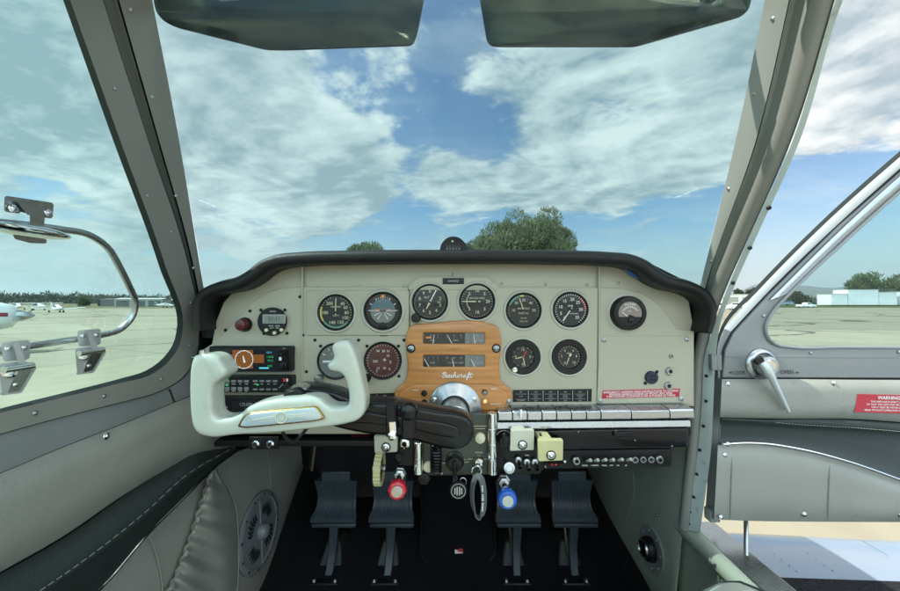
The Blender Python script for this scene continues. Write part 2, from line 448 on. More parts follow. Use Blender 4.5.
M['black_gloss'] = mat('glossy black paint', (.006, .006, .0068), .22, var=.25, vscale=9, coat=.08, rvar=.06, spec=.28, wear=.10, wcol=(.07, .07, .068), wscale=70, wlo=.72)
M['black_matt'] = mat('matt black', (.008, .008, .009), .7, var=.2)
M['dial'] = mat('dial black', (.014, .016, .017), .6, var=.2, vscale=30)
M['dial_mark'] = mat('dial cream markings', (.62, .58, .40), .6, var=0)
M['white_ink'] = mat('white lettering', (.74, .74, .72), .6, var=0)
M['grey_ink'] = mat('grey lettering', (.36, .36, .35), .6, var=0)
M['black_ink'] = mat('black lettering', (.03, .03, .03), .6, var=0)
M['orange_ink'] = mat('orange marking', (.75, .28, .06), .6, var=0)
M['red_ink'] = mat('red marking', (.55, .03, .03), .6, var=0)
M['yellow_ink'] = mat('yellow marking', (.65, .48, .08), .6, var=0)
M['green_ink'] = mat('green marking', (.10, .32, .24), .6, var=0)
M['blue_dial'] = mat('blue dial', (.09, .165, .195), .5, var=.15, vscale=25)
M['brown_dial'] = mat('red brown dial', (.10, .025, .015), .5, var=.3, vscale=30)
M['pink_dial'] = mat('pinkish meter face', (.24, .19, .165), .5, var=.05)
M['chrome'] = mat('chrome', (.72, .73, .73), .10, 1.0, var=.06, vscale=20, rvar=.06)
M['steel'] = mat('worn steel', (.44, .45, .45), .28, 1.0, wear=.5, wcol=(.2, .2, .19), var=.06, vscale=25, rvar=.05)
M['alu'] = mat('brushed aluminium', (.46, .48, .51), .27, 1.0, var=.05, vscale=14, rvar=.04)
M['hub'] = mat('satin hub metal', (.36, .37, .375), .24, .8, var=.1, vscale=30, rvar=.08)
M['latch'] = mat('satin latch metal', (.56, .58, .57), .22, .25, var=.08, vscale=20, rvar=.06)
M['ivory'] = mat('ivory white plastic', (.47, .50, .43), .25, var=.03, vscale=7, coat=.45, rvar=.10, wear=.45, wcol=(.40, .38, .27), wscale=30, wlo=.58)
M['plaque'] = mat('pale blue plaque', (.50, .60, .64), .22, .35, var=.05)
M['gold'] = mat('gold trim', (.45, .29, .10), .25, 1.0, var=.15, vscale=30)
M['carpet'] = mat('black carpet', (.0075, .008, .010), .95, var=.5, vscale=420, bump=.9, bscale=900, spec=.1, rvar=0, sheen=.03)
M['pedal'] = mat('blue grey pedal paint', (.040, .056, .068), .42, var=.18, vscale=18, rvar=.15)
M['placard'] = mat('red placard', (.42, .016, .035), .35, var=.06)
M['tan'] = mat('tan plastic', (.46, .45, .36), .45, var=.06, vscale=30)
M['tan_yellow'] = mat('yellowed tan plastic', (.46, .42, .22), .45, var=.08, vscale=30)
M['red_knob'] = mat('red plastic', (.50, .012, .03), .25, var=.06, coat=.3)
M['blue_knob'] = mat('blue plastic', (.010, .085, .42), .25, var=.06, coat=.3)
M['blue_strip'] = mat('plain blue', (.02, .13, .34), .3, var=.1)
M['dark_red'] = mat('dark red lens', (.09, .006, .012), .25, var=.25, vscale=60)
M['amber'] = mat('amber lamp', (.8, .25, .08), .3, var=0, emit=(1, .3, .1), estr=.8)
M['fob'] = mat('grey strap', (.11, .112, .115), .6, var=.1, bump=.3, bscale=600)
M['grille'] = mat('grey speaker plastic', (.17, .18, .185), .4, var=.06)
M['quilt'] = mat('quilted cream vinyl', (.50, .53, .44), .45, var=.05, bump=.2)
M['lcd'] = mat('lcd', (.20, .23, .19), .3, var=.05)
M['screen'] = mat('dark screen', (.008, .010, .014), .1, var=0)
M['screen_orange'] = mat('orange map screen', (.10, .035, .006), .3, var=.2, vscale=60, emit=(.55, .17, .02), estr=.10)
M['screen_cyan'] = mat('cyan screen text', (.05, .2, .25), .3, var=0, emit=(.1, .6, .8), estr=.35)
M['screen_green'] = mat('green screen text', (.03, .25, .05), .3, var=0, emit=(.05, .8, .2), estr=.2)
M['screen_white'] = mat('white screen text', (.4, .4, .4), .3, var=0, emit=(.8, .8, .8), estr=.25)
M['visor'] = glassmat('smoked green visor', (.33, .37, .33), .9, .03, 1.45, dirt=.06)
M['glass'] = glassmat('green tinted glazing', (.61, .78, .785), .5, .01, 1.4, dirt=.02)
M['side_glass'] = glassmat('green side glazing', (.9 * .64, .79, .785), .10, .01, 1.4, dirt=.012)
M['dial_glass'] = glassmat('dial glass', (.97, .98, .98), .7, .02, 1.4)
def wood():
    m, nt, b = newmat('varnished maple wood'); L = nt.links.new
    tc = nd(nt, 'ShaderNodeTexCoord'); mp = nd(nt, 'ShaderNodeMapping'); mp.inputs['Scale'].default_value = (4, 4, 42)
    L(tc.outputs['Object'], mp.inputs[0])
    n = nd(nt, 'ShaderNodeTexNoise'); n.inputs['Scale'].default_value = 2.2; n.inputs['Detail'].default_value = 8; n.inputs['Distortion'].default_value = .9
    L(mp.outputs[0], n.inputs['Vector'])
    wv = nd(nt, 'ShaderNodeTexWave', wave_type='BANDS', bands_direction='Z'); wv.inputs['Scale'].default_value = 22; wv.inputs['Distortion'].default_value = 7; wv.inputs['Detail'].default_value = 3; wv.inputs['Detail Scale'].default_value = .25
    L(tc.outputs['Object'], wv.inputs['Vector'])
    ad = nd(nt, 'ShaderNodeMath', operation='ADD'); mu = nd(nt, 'ShaderNodeMath', operation='MULTIPLY'); mu.inputs[1].default_value = .22
    L(wv.outputs['Fac'], mu.inputs[0]); L(mu.outputs[0], ad.inputs[0]); L(n.outputs['Fac'], ad.inputs[1])
    r = nd(nt, 'ShaderNodeValToRGB'); e = r.color_ramp.elements
    e[0].position = .35; e[0].color = (.36, .145, .034, 1); e[1].position = .95; e[1].color = (.52, .235, .066, 1)
    x = e.new(.62); x.color = (.45, .185, .046, 1)
    L(ad.outputs[0], r.inputs[0]); L(r.outputs[0], b.inputs['Base Color'])
    b.inputs['Roughness'].default_value = .38; b.inputs['Coat Weight'].default_value = .35; b.inputs['Coat Roughness'].default_value = .15
    return m
M['wood'] = wood()
def groundmat(name, cols, scale, cracks=0.0, joints=0.0, rough=.9, streak=0.0):
    m, nt, b = newmat(name); L = nt.links.new
    tc = nd(nt, 'ShaderNodeTexCoord')
    n = nd(nt, 'ShaderNodeTexNoise'); n.inputs['Scale'].default_value = scale; n.inputs['Detail'].default_value = 10; n.inputs['Roughness'].default_value = .65
    L(tc.outputs['Object'], n.inputs['Vector'])
    r = nd(nt, 'ShaderNodeValToRGB'); e = r.color_ramp.elements
    e[0].position = .3; e[1].position = .7; e[0].color = (*cols[0], 1); e[1].color = (*cols[1], 1)
    L(n.outputs['Fac'], r.inputs[0]); out = r.outputs[0]
    def mul(fac_socket, col, inv=False):
        nonlocal out
        x = nd(nt, 'ShaderNodeMix', data_type='RGBA'); L(fac_socket, x.inputs['Factor']); L(out, x.inputs['A']); x.inputs['B'].default_value = (*col, 1); out = x.outputs['Result']
    n2 = nd(nt, 'ShaderNodeTexNoise'); n2.inputs['Scale'].default_value = scale * 14; n2.inputs['Detail'].default_value = 6
    L(tc.outputs['Object'], n2.inputs['Vector'])
    r2 = nd(nt, 'ShaderNodeMapRange'); r2.inputs['From Min'].default_value = .35; r2.inputs['From Max'].default_value = .75; r2.inputs['To Max'].default_value = .35
    L(n2.outputs['Fac'], r2.inputs['Value']); mul(r2.outputs[0], [c * .6 for c in cols[0]])
    if cracks:
        vo = nd(nt, 'ShaderNodeTexVoronoi', feature='DISTANCE_TO_EDGE'); vo.inputs['Scale'].default_value = cracks
        wn = nd(nt, 'ShaderNodeTexNoise'); wn.inputs['Scale'].default_value = cracks * 3; wn.inputs['Detail'].default_value = 5
        L(tc.outputs['Object'], wn.inputs['Vector'])
        va = nd(nt, 'ShaderNodeVectorMath', operation='MULTIPLY_ADD'); L(wn.outputs['Color'], va.inputs[0]); va.inputs[1].default_value = (1.2 / cracks * .35,) * 3; L(tc.outputs['Object'], va.inputs[2])
        L(va.outputs[0], vo.inputs['Vector'])
        mr = nd(nt, 'ShaderNodeMapRange'); mr.inputs['From Min'].default_value = .016; mr.inputs['From Max'].default_value = .006; L(vo.outputs['Distance'], mr.inputs['Value'])
        mul(mr.outputs[0], [c * .32 for c in cols[0]])
    if joints:
        br = nd(nt, 'ShaderNodeTexBrick'); br.offset = 0; br.inputs['Scale'].default_value = 1; br.inputs['Brick Width'].default_value = joints; br.inputs['Row Height'].default_value = joints
        br.inputs['Mortar Size'].default_value = .05; br.inputs['Mortar Smooth'].default_value = .2
        br.inputs['Color1'].default_value = (0, 0, 0, 1); br.inputs['Color2'].default_value = (.35, .35, .35, 1); br.inputs['Mortar'].default_value = (1, 1, 1, 1)
        mp = nd(nt, 'ShaderNodeMapping'); mp.inputs['Rotation'].default_value = (0, 0, .42); L(tc.outputs['Object'], mp.inputs[0]); L(mp.outputs[0], br.inputs['Vector'])
        mu = nd(nt, 'ShaderNodeMath', operation='MULTIPLY'); mu.inputs[1].default_value = .8; L(br.outputs['Color'], mu.inputs[0])
        mul(mu.outputs[0], [c * .55 for c in cols[0]])
    L(out, b.inputs['Base Color']); b.inputs['Roughness'].default_value = rough; b.inputs['Specular IOR Level'].default_value = .2
    return m
M['concrete'] = groundmat('apron concrete', ((.32, .285, .205), (.39, .35, .255)), .12, cracks=.07, joints=7.5)
M['asphalt'] = groundmat('old asphalt', ((.23, .21, .15), (.285, .26, .19)), .15, cracks=.05)
M['dry_grass'] = groundmat('dry grass', ((.13, .115, .055), (.20, .17, .085)), .03)
M['green_grass'] = groundmat('green verge', ((.05, .075, .025), (.10, .11, .045)), .3)
M['hill'] = groundmat('hill scrub', ((.06, .065, .05), (.10, .09, .07)), .002)
def leafmat(name, a, b_):
    m, nt, b = newmat(name); L = nt.links.new
    g = nd(nt, 'ShaderNodeNewGeometry')
    mx = nd(nt, 'ShaderNodeMix', data_type='RGBA'); mx.inputs['A'].default_value = (*a, 1); mx.inputs['B'].default_value = (*b_, 1)
    L(g.outputs['Random Per Island'], mx.inputs['Factor']); L(mx.outputs['Result'], b.inputs['Base Color'])
    b.inputs['Roughness'].default_value = .75; b.inputs['Specular IOR Level'].default_value = .2
    return m
M['leaf_grey'] = leafmat('grey green foliage', (.09, .11, .055), (.19, .21, .115))
M['leaf_dark'] = leafmat('dark foliage', (.03, .045, .02), (.065, .08, .035))
M['leaf_green'] = leafmat('green foliage', (.05, .085, .03), (.10, .14, .05))
M['bark'] = mat('bark', (.09, .07, .05), .9, var=.3, vscale=3)
M['wall_white'] = mat('white painted wall', (.74, .75, .73), .6, var=.05, vscale=.4)
M['hangar'] = mat('tan hangar cladding', (.34, .33, .27), .6, var=.08, vscale=.3)
M['hangar_dark'] = mat('dark grey hangar cladding', (.10, .11, .11), .6, var=.1, vscale=.3)
M['roof'] = mat('pale roof sheet', (.5, .5, .46), .5, var=.06, vscale=.3)
M['car_glass'] = mat('dark car glass', (.02, .025, .03), .08, var=0)
M['tyre'] = mat('tyre rubber', (.02, .02, .02), .8, var=.1)
M['wing'] = mat('wing paint', (.26, .32, .395), .22, var=.04, vscale=2, coat=.6)
M['walk'] = mat('wing walk grit', (.022, .022, .024), .95, var=.5, vscale=160, bump=1.0, bscale=700, spec=.2)
M['blue_paint'] = mat('blue grey paint', (.18, .24, .30), .3, var=.05)
M['red_paint'] = mat('dark red paint', (.22, .02, .04), .3, var=.05)
# ================================================================= OUTSIDE
def sheet(name, x0, y0, x1, y1, z, m, nx=1, ny=1, kind='structure', fn=None):
    b = MB(); rows = []
    for j in range(ny + 1):
        rows.append([Vector((x0 + (x1 - x0) * i / nx, y0 + (y1 - y0) * j / ny, z + (fn(i / nx, j / ny) if fn else 0))) for i in range(nx + 1)])
    b.rows(rows); o = b.build(name, m, base=(0, 0, 0)); return tag(o, kind=kind)
sheet('ground', -9000, -9000, 9000, 9000, 0, M['dry_grass'])
sheet('apron', -260, -120, 14, 104, .004, M['concrete'])
sheet('taxiway', 14, -120, 420, 24, .004, M['concrete'])
sheet('old_runway', 14, 24, 420, 118, .008, M['asphalt'])
# far hills
b = MB(); rows = []
rr = random.Random(5)
hn = [rr.uniform(-1, 1) for _ in range(80)]
def hz(i): return sum(sin(i * k * .09 + hn[k]) / k for k in range(1, 12))
for j, (d, f) in enumerate(((5200, 0), (5600, .55), (6200, 1), (7400, .3), (8000, 0))):
    rows.append([Vector((sin(radians(a)) * d, cos(radians(a)) * d, f * (150 + 45 * hz(a * 1.7 + j * .7)) * max(0, min(1, (a - 20) / 22)) + (0 if f else -3))) for a in [18 + k * .6 for k in range(140)]])
b.rows(rows); tag(b.build('hills', M['hill'], base=(0, 0, 0)), kind='structure')

# ---- trees
def leaf_cloud(b, c, rad, n, size, rng_, up=.0, shell=.55):
    """small leaf-clump faces spread through an ellipsoid"""
    for _ in range(n):
        while True:
            p = Vector((rng_.uniform(-1, 1), rng_.uniform(-1, 1), rng_.uniform(-1, 1)))
            if shell < p.length < 1: break
        q = Vector((p.x * rad[0], p.y * rad[1], p.z * rad[2])) + c
        d = Vector((p.x + rng_.uniform(-.6, .6), p.y + rng_.uniform(-.6, .6), p.z + up + rng_.uniform(-.5, .5))).normalized()
        u = d.orthogonal().normalized(); u = Matrix.Rotation(rng_.uniform(0, 6.28), 3, d) @ u
        s = size * rng_.uniform(.6, 1.3); v = d * s; w = u * s * .42
        b.add([q - w * .5, q + w * .5, q + v + w * .28, q + v * 1.35, q + v - w * .28], [(0, 1, 2, 3, 4)])
def tree(name, x, y, h, wd, leaf, label, lobes=16, n=260, size=.55, seed=1, trunk=.22, up=.8, group=None, top=1.0):
    r = random.Random(seed)
    t = thing(name, (x, y, 0), label, 'tree', group)
    tb = MB(); th = h * trunk
    tb.tube([(x, y, -.2), (x + .1, y, th * .6), (x, y + .1, th * 1.2), (x + .15, y, h * .8)], [h * .025, h * .02, h * .017, h * .004], 8)
    for k in range(7):
        a = k * 2.4; e = r.uniform(.3, .6) * wd / 2
        z0 = th * .9 + (h * .5) * k / 7
        tb.tube([(x, y, z0), (x + cos(a) * e * .5, y + sin(a) * e * .5, z0 + h * .07), (x + cos(a) * e, y + sin(a) * e, z0 + h * .17)], [h * .011, h * .007, h * .003], 6)
    tb.build('trunk', M['bark'], t)
    cb = MB()
    for k in range(lobes):
        a = r.uniform(0, 6.28); f = (k + .5) / lobes
        zc = th + (h - th) * (.12 + .76 * f)
        env = sin(pi * min(1, (.22 + f * .72 * top))) ** .7
        rad = wd / 2 * env * r.uniform(.2, .85)
        lr = wd * r.uniform(.11, .23)
        c = Vector((x + cos(a) * rad, y + sin(a) * rad, zc))
        leaf_cloud(cb, c, (lr, lr, lr * r.uniform(.8, 1.3)), n, size, r, up)
    cb.build('crown', leaf, t, smooth=False)
    return t
def at(px, D): return D * (px - CX) / F
# conifers ahead over the nose
tree('conifer_tree', at(505, 72), 73, 18.0, 14.5, M['leaf_grey'], 'broad grey green conifer behind the compass, left half of the large clump', 62, 800, .40, 3, .06, top=.70)
tree('conifer_tree', at(540, 72), 72, 19.9, 14.5, M['leaf_grey'], 'tallest grey green conifer, right half of the large clump over the black dash', 66, 800, .40, 8, .06, top=.70)
tree('conifer_tree', at(567, 72), 74, 16.6, 6.5, M['leaf_grey'], 'narrow conifer at the right edge of the large clump over the dash', 14, 500, .40, 5, .08, top=.70)
tree('conifer_tree', at(480, 72), 76, 15.6, 9.0, M['leaf_grey'], 'lower conifer right beside the compass at the left edge of the large clump', 16, 500, .42, 6, .08, top=.70)
tree('conifer_tree', at(372, 92), 92, 17.6, 14.5, M['leaf_grey'], 'small rounded distant conifer above the middle of the black dash, apart from the rest', 46, 700, .44, 12, .06, top=.70)
# trees behind the white boxes at the right
tree('broadleaf_tree', at(866, 158), 158, 13.8, 14, M['leaf_green'], 'bushy green tree behind the white containers in the door window', 20, 200, .9, 21, .15)
tree('broadleaf_tree', at(894, 160), 160, 12.3, 15, M['leaf_green'], 'lower spreading green tree behind the containers at the right edge of the door window', 20, 200, .9, 22, .15)
tree('broadleaf_tree', at(737, 170), 170, 7.5, 7, M['leaf_dark'], 'small dark tree showing over the white building beside the door post', 12, 150, .8, 23, .2)
tree('broadleaf_tree', at(752, 180), 180, 8.4, 7, M['leaf_dark'], 'round dark tree just left of the slanted door frame', 12, 150, .8, 24, .2)
tree('broadleaf_tree', at(798, 175), 175, 6.0, 9, M['leaf_dark'], 'low dark tree behind the parked pickup in the door window', 12, 140, .8, 25, .2)
tree('round_bush', at(83.5, 150), 150, 3.4, 6.2, M['leaf_green'], 'round green bush at the far edge of the apron in the left window', 12, 150, .5, 31, .12)
tree('round_bush', at(101, 155), 155, 2.4, 2.4, M['leaf_dark'], 'small dark upright bush beside the round one in the left window', 8, 100, .45, 32, .1)
# far wood beyond the field (reads as one mass)
r = random.Random(77); b = MB()
for k in range(420):
    a = -72 + k * .172; d = r.uniform(560, 640); x = d * sin(radians(a)); y = d * cos(radians(a))
    hh = r.uniform(7, 12) * (1.15 if r.random() < .2 else 1)
    leaf_cloud(b, Vector((x, y, hh * .45)), (r.uniform(4, 7), r.uniform(4, 7), hh * .55), 110, 2.0, r, .4, .2)
tag(b.build('tree_line', M['leaf_dark'], base=(0, 0, 0), smooth=False), 'dark far wood along the horizon beyond the airfield', 'wood', kind='stuff')
r = random.Random(78); b = MB()
for k in range(60):
    a = 41 + k * .45; d = r.uniform(330, 380); x = d * sin(radians(a)); y = d * cos(radians(a))
    hh = r.uniform(3.5, 6)
    leaf_cloud(b, Vector((x, y, hh * .45)), (r.uniform(3, 6), r.uniform(3, 6), hh * .5), 60, 1.5, r, .4, .4)
tag(b.build('tree_line', M['leaf_dark'], base=(0, 0, 0), smooth=False), 'low far hedge of trees beyond the white containers', 'wood', kind='stuff')
# verge behind the asphalt on the right
sheet('verge', 14, 118, 420, 200, .02, M['green_grass'], 1, 8, fn=lambda u, v: .9 * sin(min(1, v * 3) * pi / 2))
# ---- buildings
def shed(name, c, dims, rot, wall, label, roofm=None, pitch=.0, doors=0, cat='building', group=None, dm=None):
    c = Vector(c); R = Matrix.Rotation(rot, 3, 'Z'); t = thing(name, c, label, cat, group)
    w_, d_, h_ = dims
    MB().box(c + Vector((0, 0, h_ / 2)), (w_, d_, h_), R).build('wall', wall, t, smooth=False)
    rb = MB(); v = []
    for x in (-w_ / 2 - .15, w_ / 2 + .15):
        for (y, z) in ((-d_ / 2 - .2, h_ + .003), (0, h_ + pitch + .003), (d_ / 2 + .2, h_ + .003), (d_ / 2 + .2, h_ + .13), (0, h_ + pitch + .14), (-d_ / 2 - .2, h_ + .13)):
            v.append(c + R @ Vector((x, y, z)))
    rb.add(v, [(0, 1, 2, 3, 4, 5)[::-1], (6, 7, 8, 9, 10, 11)] + [(k, (k + 1) % 6, (k + 1) % 6 + 6, k + 6) for k in range(6)])
    rb.build('roof', roofm or wall, t, smooth=False)
    for k in range(doors):
        x = -w_ / 2 + (k + .5) * w_ / doors
        MB().box(c + R @ Vector((x, -d_ / 2 - .03, h_ * .42)), (w_ / doors * .8, .06, h_ * .84), R).build('door', dm or M['hangar_dark'], t, smooth=False)
    return t
D = 150
shed('hangar', (at(144, D), D, 0), (16, 9, 3.0), .35, M['hangar'], 'long low tan hangar with a pale roof across the apron', M['roof'], .5, 3, dm=M['hangar_dark'])
shed('hangar', (at(119, D + 8), D + 8, 0), (9, 8, 2.9), .2, M['hangar_dark'], 'dark grey shed beside the tan hangar in the left window', M['hangar_dark'], .4, 1)
shed('hangar', (at(172, D + 12), D + 12, 0), (12, 8, 2.7), .2, M['hangar_dark'], 'dark low shed right of the tan hangar, next to the window post', M['roof'], .4, 2)
for (x0, x1, hh, lab) in ((824, 840, 3.9, 'short white container at the left end of the white row in the door window'), (840.4, 870.4, 5.5, 'longest and tallest white container in the door window row'), (870.8, 888.5, 4.6, 'white container with dark rails on top in the door window row'), (892, 916, 4.7, 'white container at the right edge of the door window past a gap')):
    D = 130; xa, xb = at(x0, D), at(x1, D)
    t = shed('container', ((xa + xb) / 2, D, .85), (xb - xa - .08, 5, hh), 0, M['wall_white'], lab, M['roof'], .02, 0, 'container', 'white containers beyond the asphalt')
    if 'rails' in lab:
        rb = MB()
        for k in range(6): rb.box(((xa + .3) + (xb - xa - .6) * k / 5, D - 2.3, .85 + hh + .75), (.12, .12, 1.1))
        for z in (.6, 1.2): rb.box(((xa + xb) / 2, D - 2.3, .85 + hh + .1 + z), (xb - xa - .4, .1, .1))
        rb.build('railing', M['hangar_dark'], t, smooth=False)
shed('white_building', (at(733, 120), 121, 0), (13, 8, 4.2), 0, M['wall_white'], 'low white building behind the parked pickups in the door gap', M['roof'], .2, 2, dm=M['hangar'])
# ---- vehicles
def car(name, loc, head, label, body, kind='pickup'):
    loc = Vector(loc); R = Matrix.Rotation(head, 3, 'Z'); t = thing(name, loc, label, 'pickup' if kind == 'pickup' else 'car', 'vehicles parked along the airfield')
    def W(x, y, z): return loc + R @ Vector((x, y, z))
    L_ = 5.2; prof = [(-2.6, .55), (-2.6, .98), (-2.55, 1.05), (-.55, 1.08), (-.45, 1.10), (1.15, 1.12), (2.4, .98), (2.6, .80), (2.6, .45), (-2.6, .45)]
    b = MB(); b.rows([[W(x, s * (.92 if z < 1.05 else .86), z) for x, z in prof] for s in (-1, 1)], True, True); b.build('body', body, t, angle=30)
    cb = [(-.55, 1.083), (-.40, 1.72), (.25, 1.76), (.62, 1.70), (1.2, 1.123)] if kind == 'pickup' else [(-2.3, 1.073), (-2.0, 1.65), (.25, 1.72), (.6, 1.66), (1.25, 1.123)]
    b = MB(); b.rows([[W(x, s * (.84 - .14 * (z - 1.08)), z) for x, z in cb] for s in (-1, 1)], True, True); b.build('cab', body, t, angle=30)
    for s in (-1, 1):
        b = MB(); q = [(-.38, 1.18), (-.28, 1.62), (.5, 1.62), (.98, 1.18)] if kind == 'pickup' else [(-2.05, 1.18), (-1.85, 1.58), (.45, 1.60), (.98, 1.18)]
        b.rows([[W(x, s * (.84 - .14 * (z - 1.08) + o), z) for x, z in q] for o in (-.01, .012)], True, True); b.build('side_window', M['car_glass'], t)
    b = MB(); b.rows([[W(.70, y, 1.60), W(1.16, y, 1.17)] for y in (-.72, .72)]); b.rows([[W(.715, y, 1.61), W(1.175, y, 1.18)] for y in (-.72, .72)]); b.build('windscreen', M['car_glass'], t)
    for x in (-1.65, 1.65):
        for s in (-1, 1):
            b = MB(); c = W(x, s * .83, .37); ax = R @ Vector((0, s, 0))
            b.lathe([(.2, -.11), (.37, -.11), (.37, .09), (.3, .11), (.24, .08)], c, ax, 18); wh = b.build('wheel', M['tyre'], t)
            MB().lathe([(.22, .082), (.2, .1), (.08, .11)], c, ax, 14).build('rim', M['steel'], wh)
    for s in (-1, 1):
        MB().box(W(2.60, s * .68, .82), (.05, .32, .15), R).build('headlight', M['chrome'], t)
    return t
car('parked_pickup', (at(722, 84), 84, 0), 2.5, 'white pickup nearest the door post in the door gap', M['white_paint'])
car('parked_car', (at(736, 96), 96, 0), 2.2, 'white car behind the pickup beside the slanted door frame', M['white_paint'], 'car')
car('parked_pickup', (at(806, 116), 116, .0), .05, 'white pickup parked side on in the door window', M['white_paint'])
car('parked_car', (at(783, 124), 124, .7), 2.9, 'blue grey car left of the side on pickup in the door window', M['blue_paint'], 'car')
# ---- parked aeroplanes
def plane(loc, head, label, stripe, high=False, sc=1.0):
    loc = Vector(loc); R = Matrix.Rotation(head, 3, 'Z') * sc if False else Matrix.Rotation(head, 3, 'Z')
    t = thing('parked_aeroplane', loc, label, 'aeroplane', 'aeroplanes parked on the apron')
    def W(x, y, z): return loc + R @ (Vector((x, y, z)) * sc)
    wp = M['white_paint']
    secs = [(3.05, .18, .20, 1.05), (2.95, .36, .34, 1.05), (2.5, .50, .46, 1.05), (1.6, .56, .55, 1.08), (.9, .60, .72, 1.22), (0, .60, .80, 1.28), (-1.0, .52, .68, 1.26), (-2.4, .30, .40, 1.20), (-4.0, .10, .18, 1.20), (-4.4, .03, .08, 1.22)]
    b = MB(); b.rows([[W(x, w_ * cos(a) * (1 if abs(sin(a)) < .7 else .96), zc + h_ * (abs(sin(a)) ** .8 * (1 if sin(a) > 0 else -1))) for a in [2 * pi * k / 20 for k in range(20)]] for x, w_, h_, zc in secs], True, True)
    fu = b.build('fuselage', wp, t, angle=60)
    # side stripe
    for s in (-1, 1):
        b = MB(); b.rows([[W(x, s * (w_ * 1.0 + .012), zc + h_ * .12 + dz) for dz in (-.05, .06)] for x, w_, h_, zc in secs[1:9]]); b.build('stripe', stripe, fu)
    b = MB(); b.rows([[W(x, s * (w_ * (1 - .12 * k) + .014), zc + h_ * (.22 + .5 * k)) for k in (0, 1)] for x, w_, h_, zc in secs[3:7] for s in (1,)]); b.build('window', M['car_glass'], fu)
    b = MB(); b.rows([[W(x, -(w_ * (1 - .12 * k) + .014), zc + h_ * (.22 + .5 * k)) for k in (0, 1)] for x, w_, h_, zc in secs[3:7]]); b.build('window', M['car_glass'], fu)
    zw = 2.02 if high else .78
    def wing(x0, c0, x1, c1, span, z0, z1, name, y0=0.0):
        for s in (-1, 1):
            b = MB(); rows = []
            for (xx, cc, y, z) in ((x0, c0, y0, z0), (x1, c1, span, z1)):
                rows.append([W(xx - cc * u, s * y, z + hh * cc) for u, hh in ((0, 0), (.05, .035), (.3, .07), (.7, .04), (1, 0), (.6, -.03), (.2, -.045), (.05, -.03))])
            b.rows(rows, True, True); b.build(name, wp, t, angle=50)
    wing(1.1, 1.7, .9, 1.15, 5.2, zw, zw + (.05 if high else .5), 'wing')
    wing(-3.5, .95, -3.7, .65, 1.7, 1.25, 1.3, 'tailplane')
    b = MB(); b.rows([[W(x, y, z) for x, y, z in ((-3.1, .04, 1.3), (-4.0, .035, 2.6), (-4.55, .03, 2.62), (-4.45, .04, 1.25), (-4.45, -.04, 1.25), (-4.55, -.03, 2.62), (-4.0, -.035, 2.6), (-3.1, -.04, 1.3))]] * 1 + [[W(x, y, z) for x, y, z in ((-3.3, .03, 1.3), (-4.05, .02, 2.55), (-4.5, .02, 2.55), (-4.4, .03, 1.3), (-4.4, -.03, 1.3), (-4.5, -.02, 2.55), (-4.05, -.02, 2.55), (-3.3, -.03, 1.3))]], True, True)
    b.build('fin', stripe if stripe is not M['white_paint'] else wp, t)
    MB().lathe([(.22, 0), (.2, .12), (.12, .32), (.02, .46)], W(3.05, 0, 1.05), R @ Vector((1, 0, 0)), 16).build('spinner', M['steel'], t)
    for k in (0, 1):
        b = MB(); a = .12 + k * pi; u = Vector((0, cos(a), sin(a))); q = Vector((0, -sin(a), cos(a)))
        b.rows([[W(3.16 + dx, *(u * rr_ + q * ww)[1:]) + Vector((0, 0, 1.05 * sc)) for dx, ww in ((-.02, -w2), (.02, -w2 * .3), (.02, w2), (-.02, w2 * .3))] for rr_, w2 in ((.12, .03), (.4, .06), (.75, .05), (.93, .025))], True, True)
        b.build('propeller_blade', M['steel'], t)
    for (x, y) in ((2.25, 0), (-.3, 1.25), (-.3, -1.25)):
        b = MB(); b.tube([W(x, y * (.55 if high else 1), zw - .05 if y and not high else .75), W(x, y, .22)], .05 * sc, 8); b.build('gear_leg', M['steel'], t)
        MB().lathe([(.08, -.08), (.2, -.08), (.22, 0), (.2, .08), (.08, .08)], W(x, y, .22), R @ Vector((0, 1, 0)), 16).build('wheel', M['tyre'], t)
    return t
plane((at(57, 64), 64, 0), radians(-28), 'white low wing aeroplane standing on the apron, farther than the red striped nose', M['white_paint'], False, .72)
plane((at(38, 80), 80, 0), radians(160), 'white high wing aeroplane with grey fin behind the low wing one', M['blue_paint'], True, .8)
plane((at(18, 84), 84, 0), radians(150), 'white aeroplane with dark red fin at the left of the parked row', M['red_paint'], False, .8)
plane((at(166, 118), 118, 0), radians(10), 'small far aeroplane beside the window post on the apron edge', M['white_paint'], False, .75)
plane((-19.85, 11.1, 0), radians(40), 'white aeroplane with red striped nose and spinner close by at the left edge', M['red_paint'], False, 1.3)
# ================================================================= CABIN SHELL
FLOOR = H - .83
# ---- floor, footwell and firewall
b = MB(); b.rows([[Vector((x, y, FLOOR + (0 if y < 1.30 else .06))) for x in (-.535, -.3, 0, .3, .535)] for y in (.15, .6, 1.0, 1.30, 1.40)])
tag(b.build('cabin_floor', M['carpet'], base=(0, 1, FLOOR), smooth=False), kind='structure')
b = MB(); b.rows([[Vector((x, y, z)) for x in (-.56, 0, .56)] for y, z in ((1.39, FLOOR - .02), (1.52, FLOOR + .35), (1.52, H + .02))])
tag(b.build('firewall', M['black_matt'], base=(0, 1.45, FLOOR), smooth=False), kind='structure')
b = MB(); b.rows([[Vector((x, y, z)) for x in (-.50, -.25, 0, .25, .50)] for y, z in ((.43, H + .475), (.25, H + .50), (.05, H + .51))])
b.rows([[Vector((x, y, z + .02)) for x in (-.50, -.25, 0, .25, .50)] for y, z in ((.43, H + .475), (.25, H + .50), (.05, H + .51))])
tag(b.build('headliner', M['vinyl'], base=(0, 0, H + .5)), kind='structure')

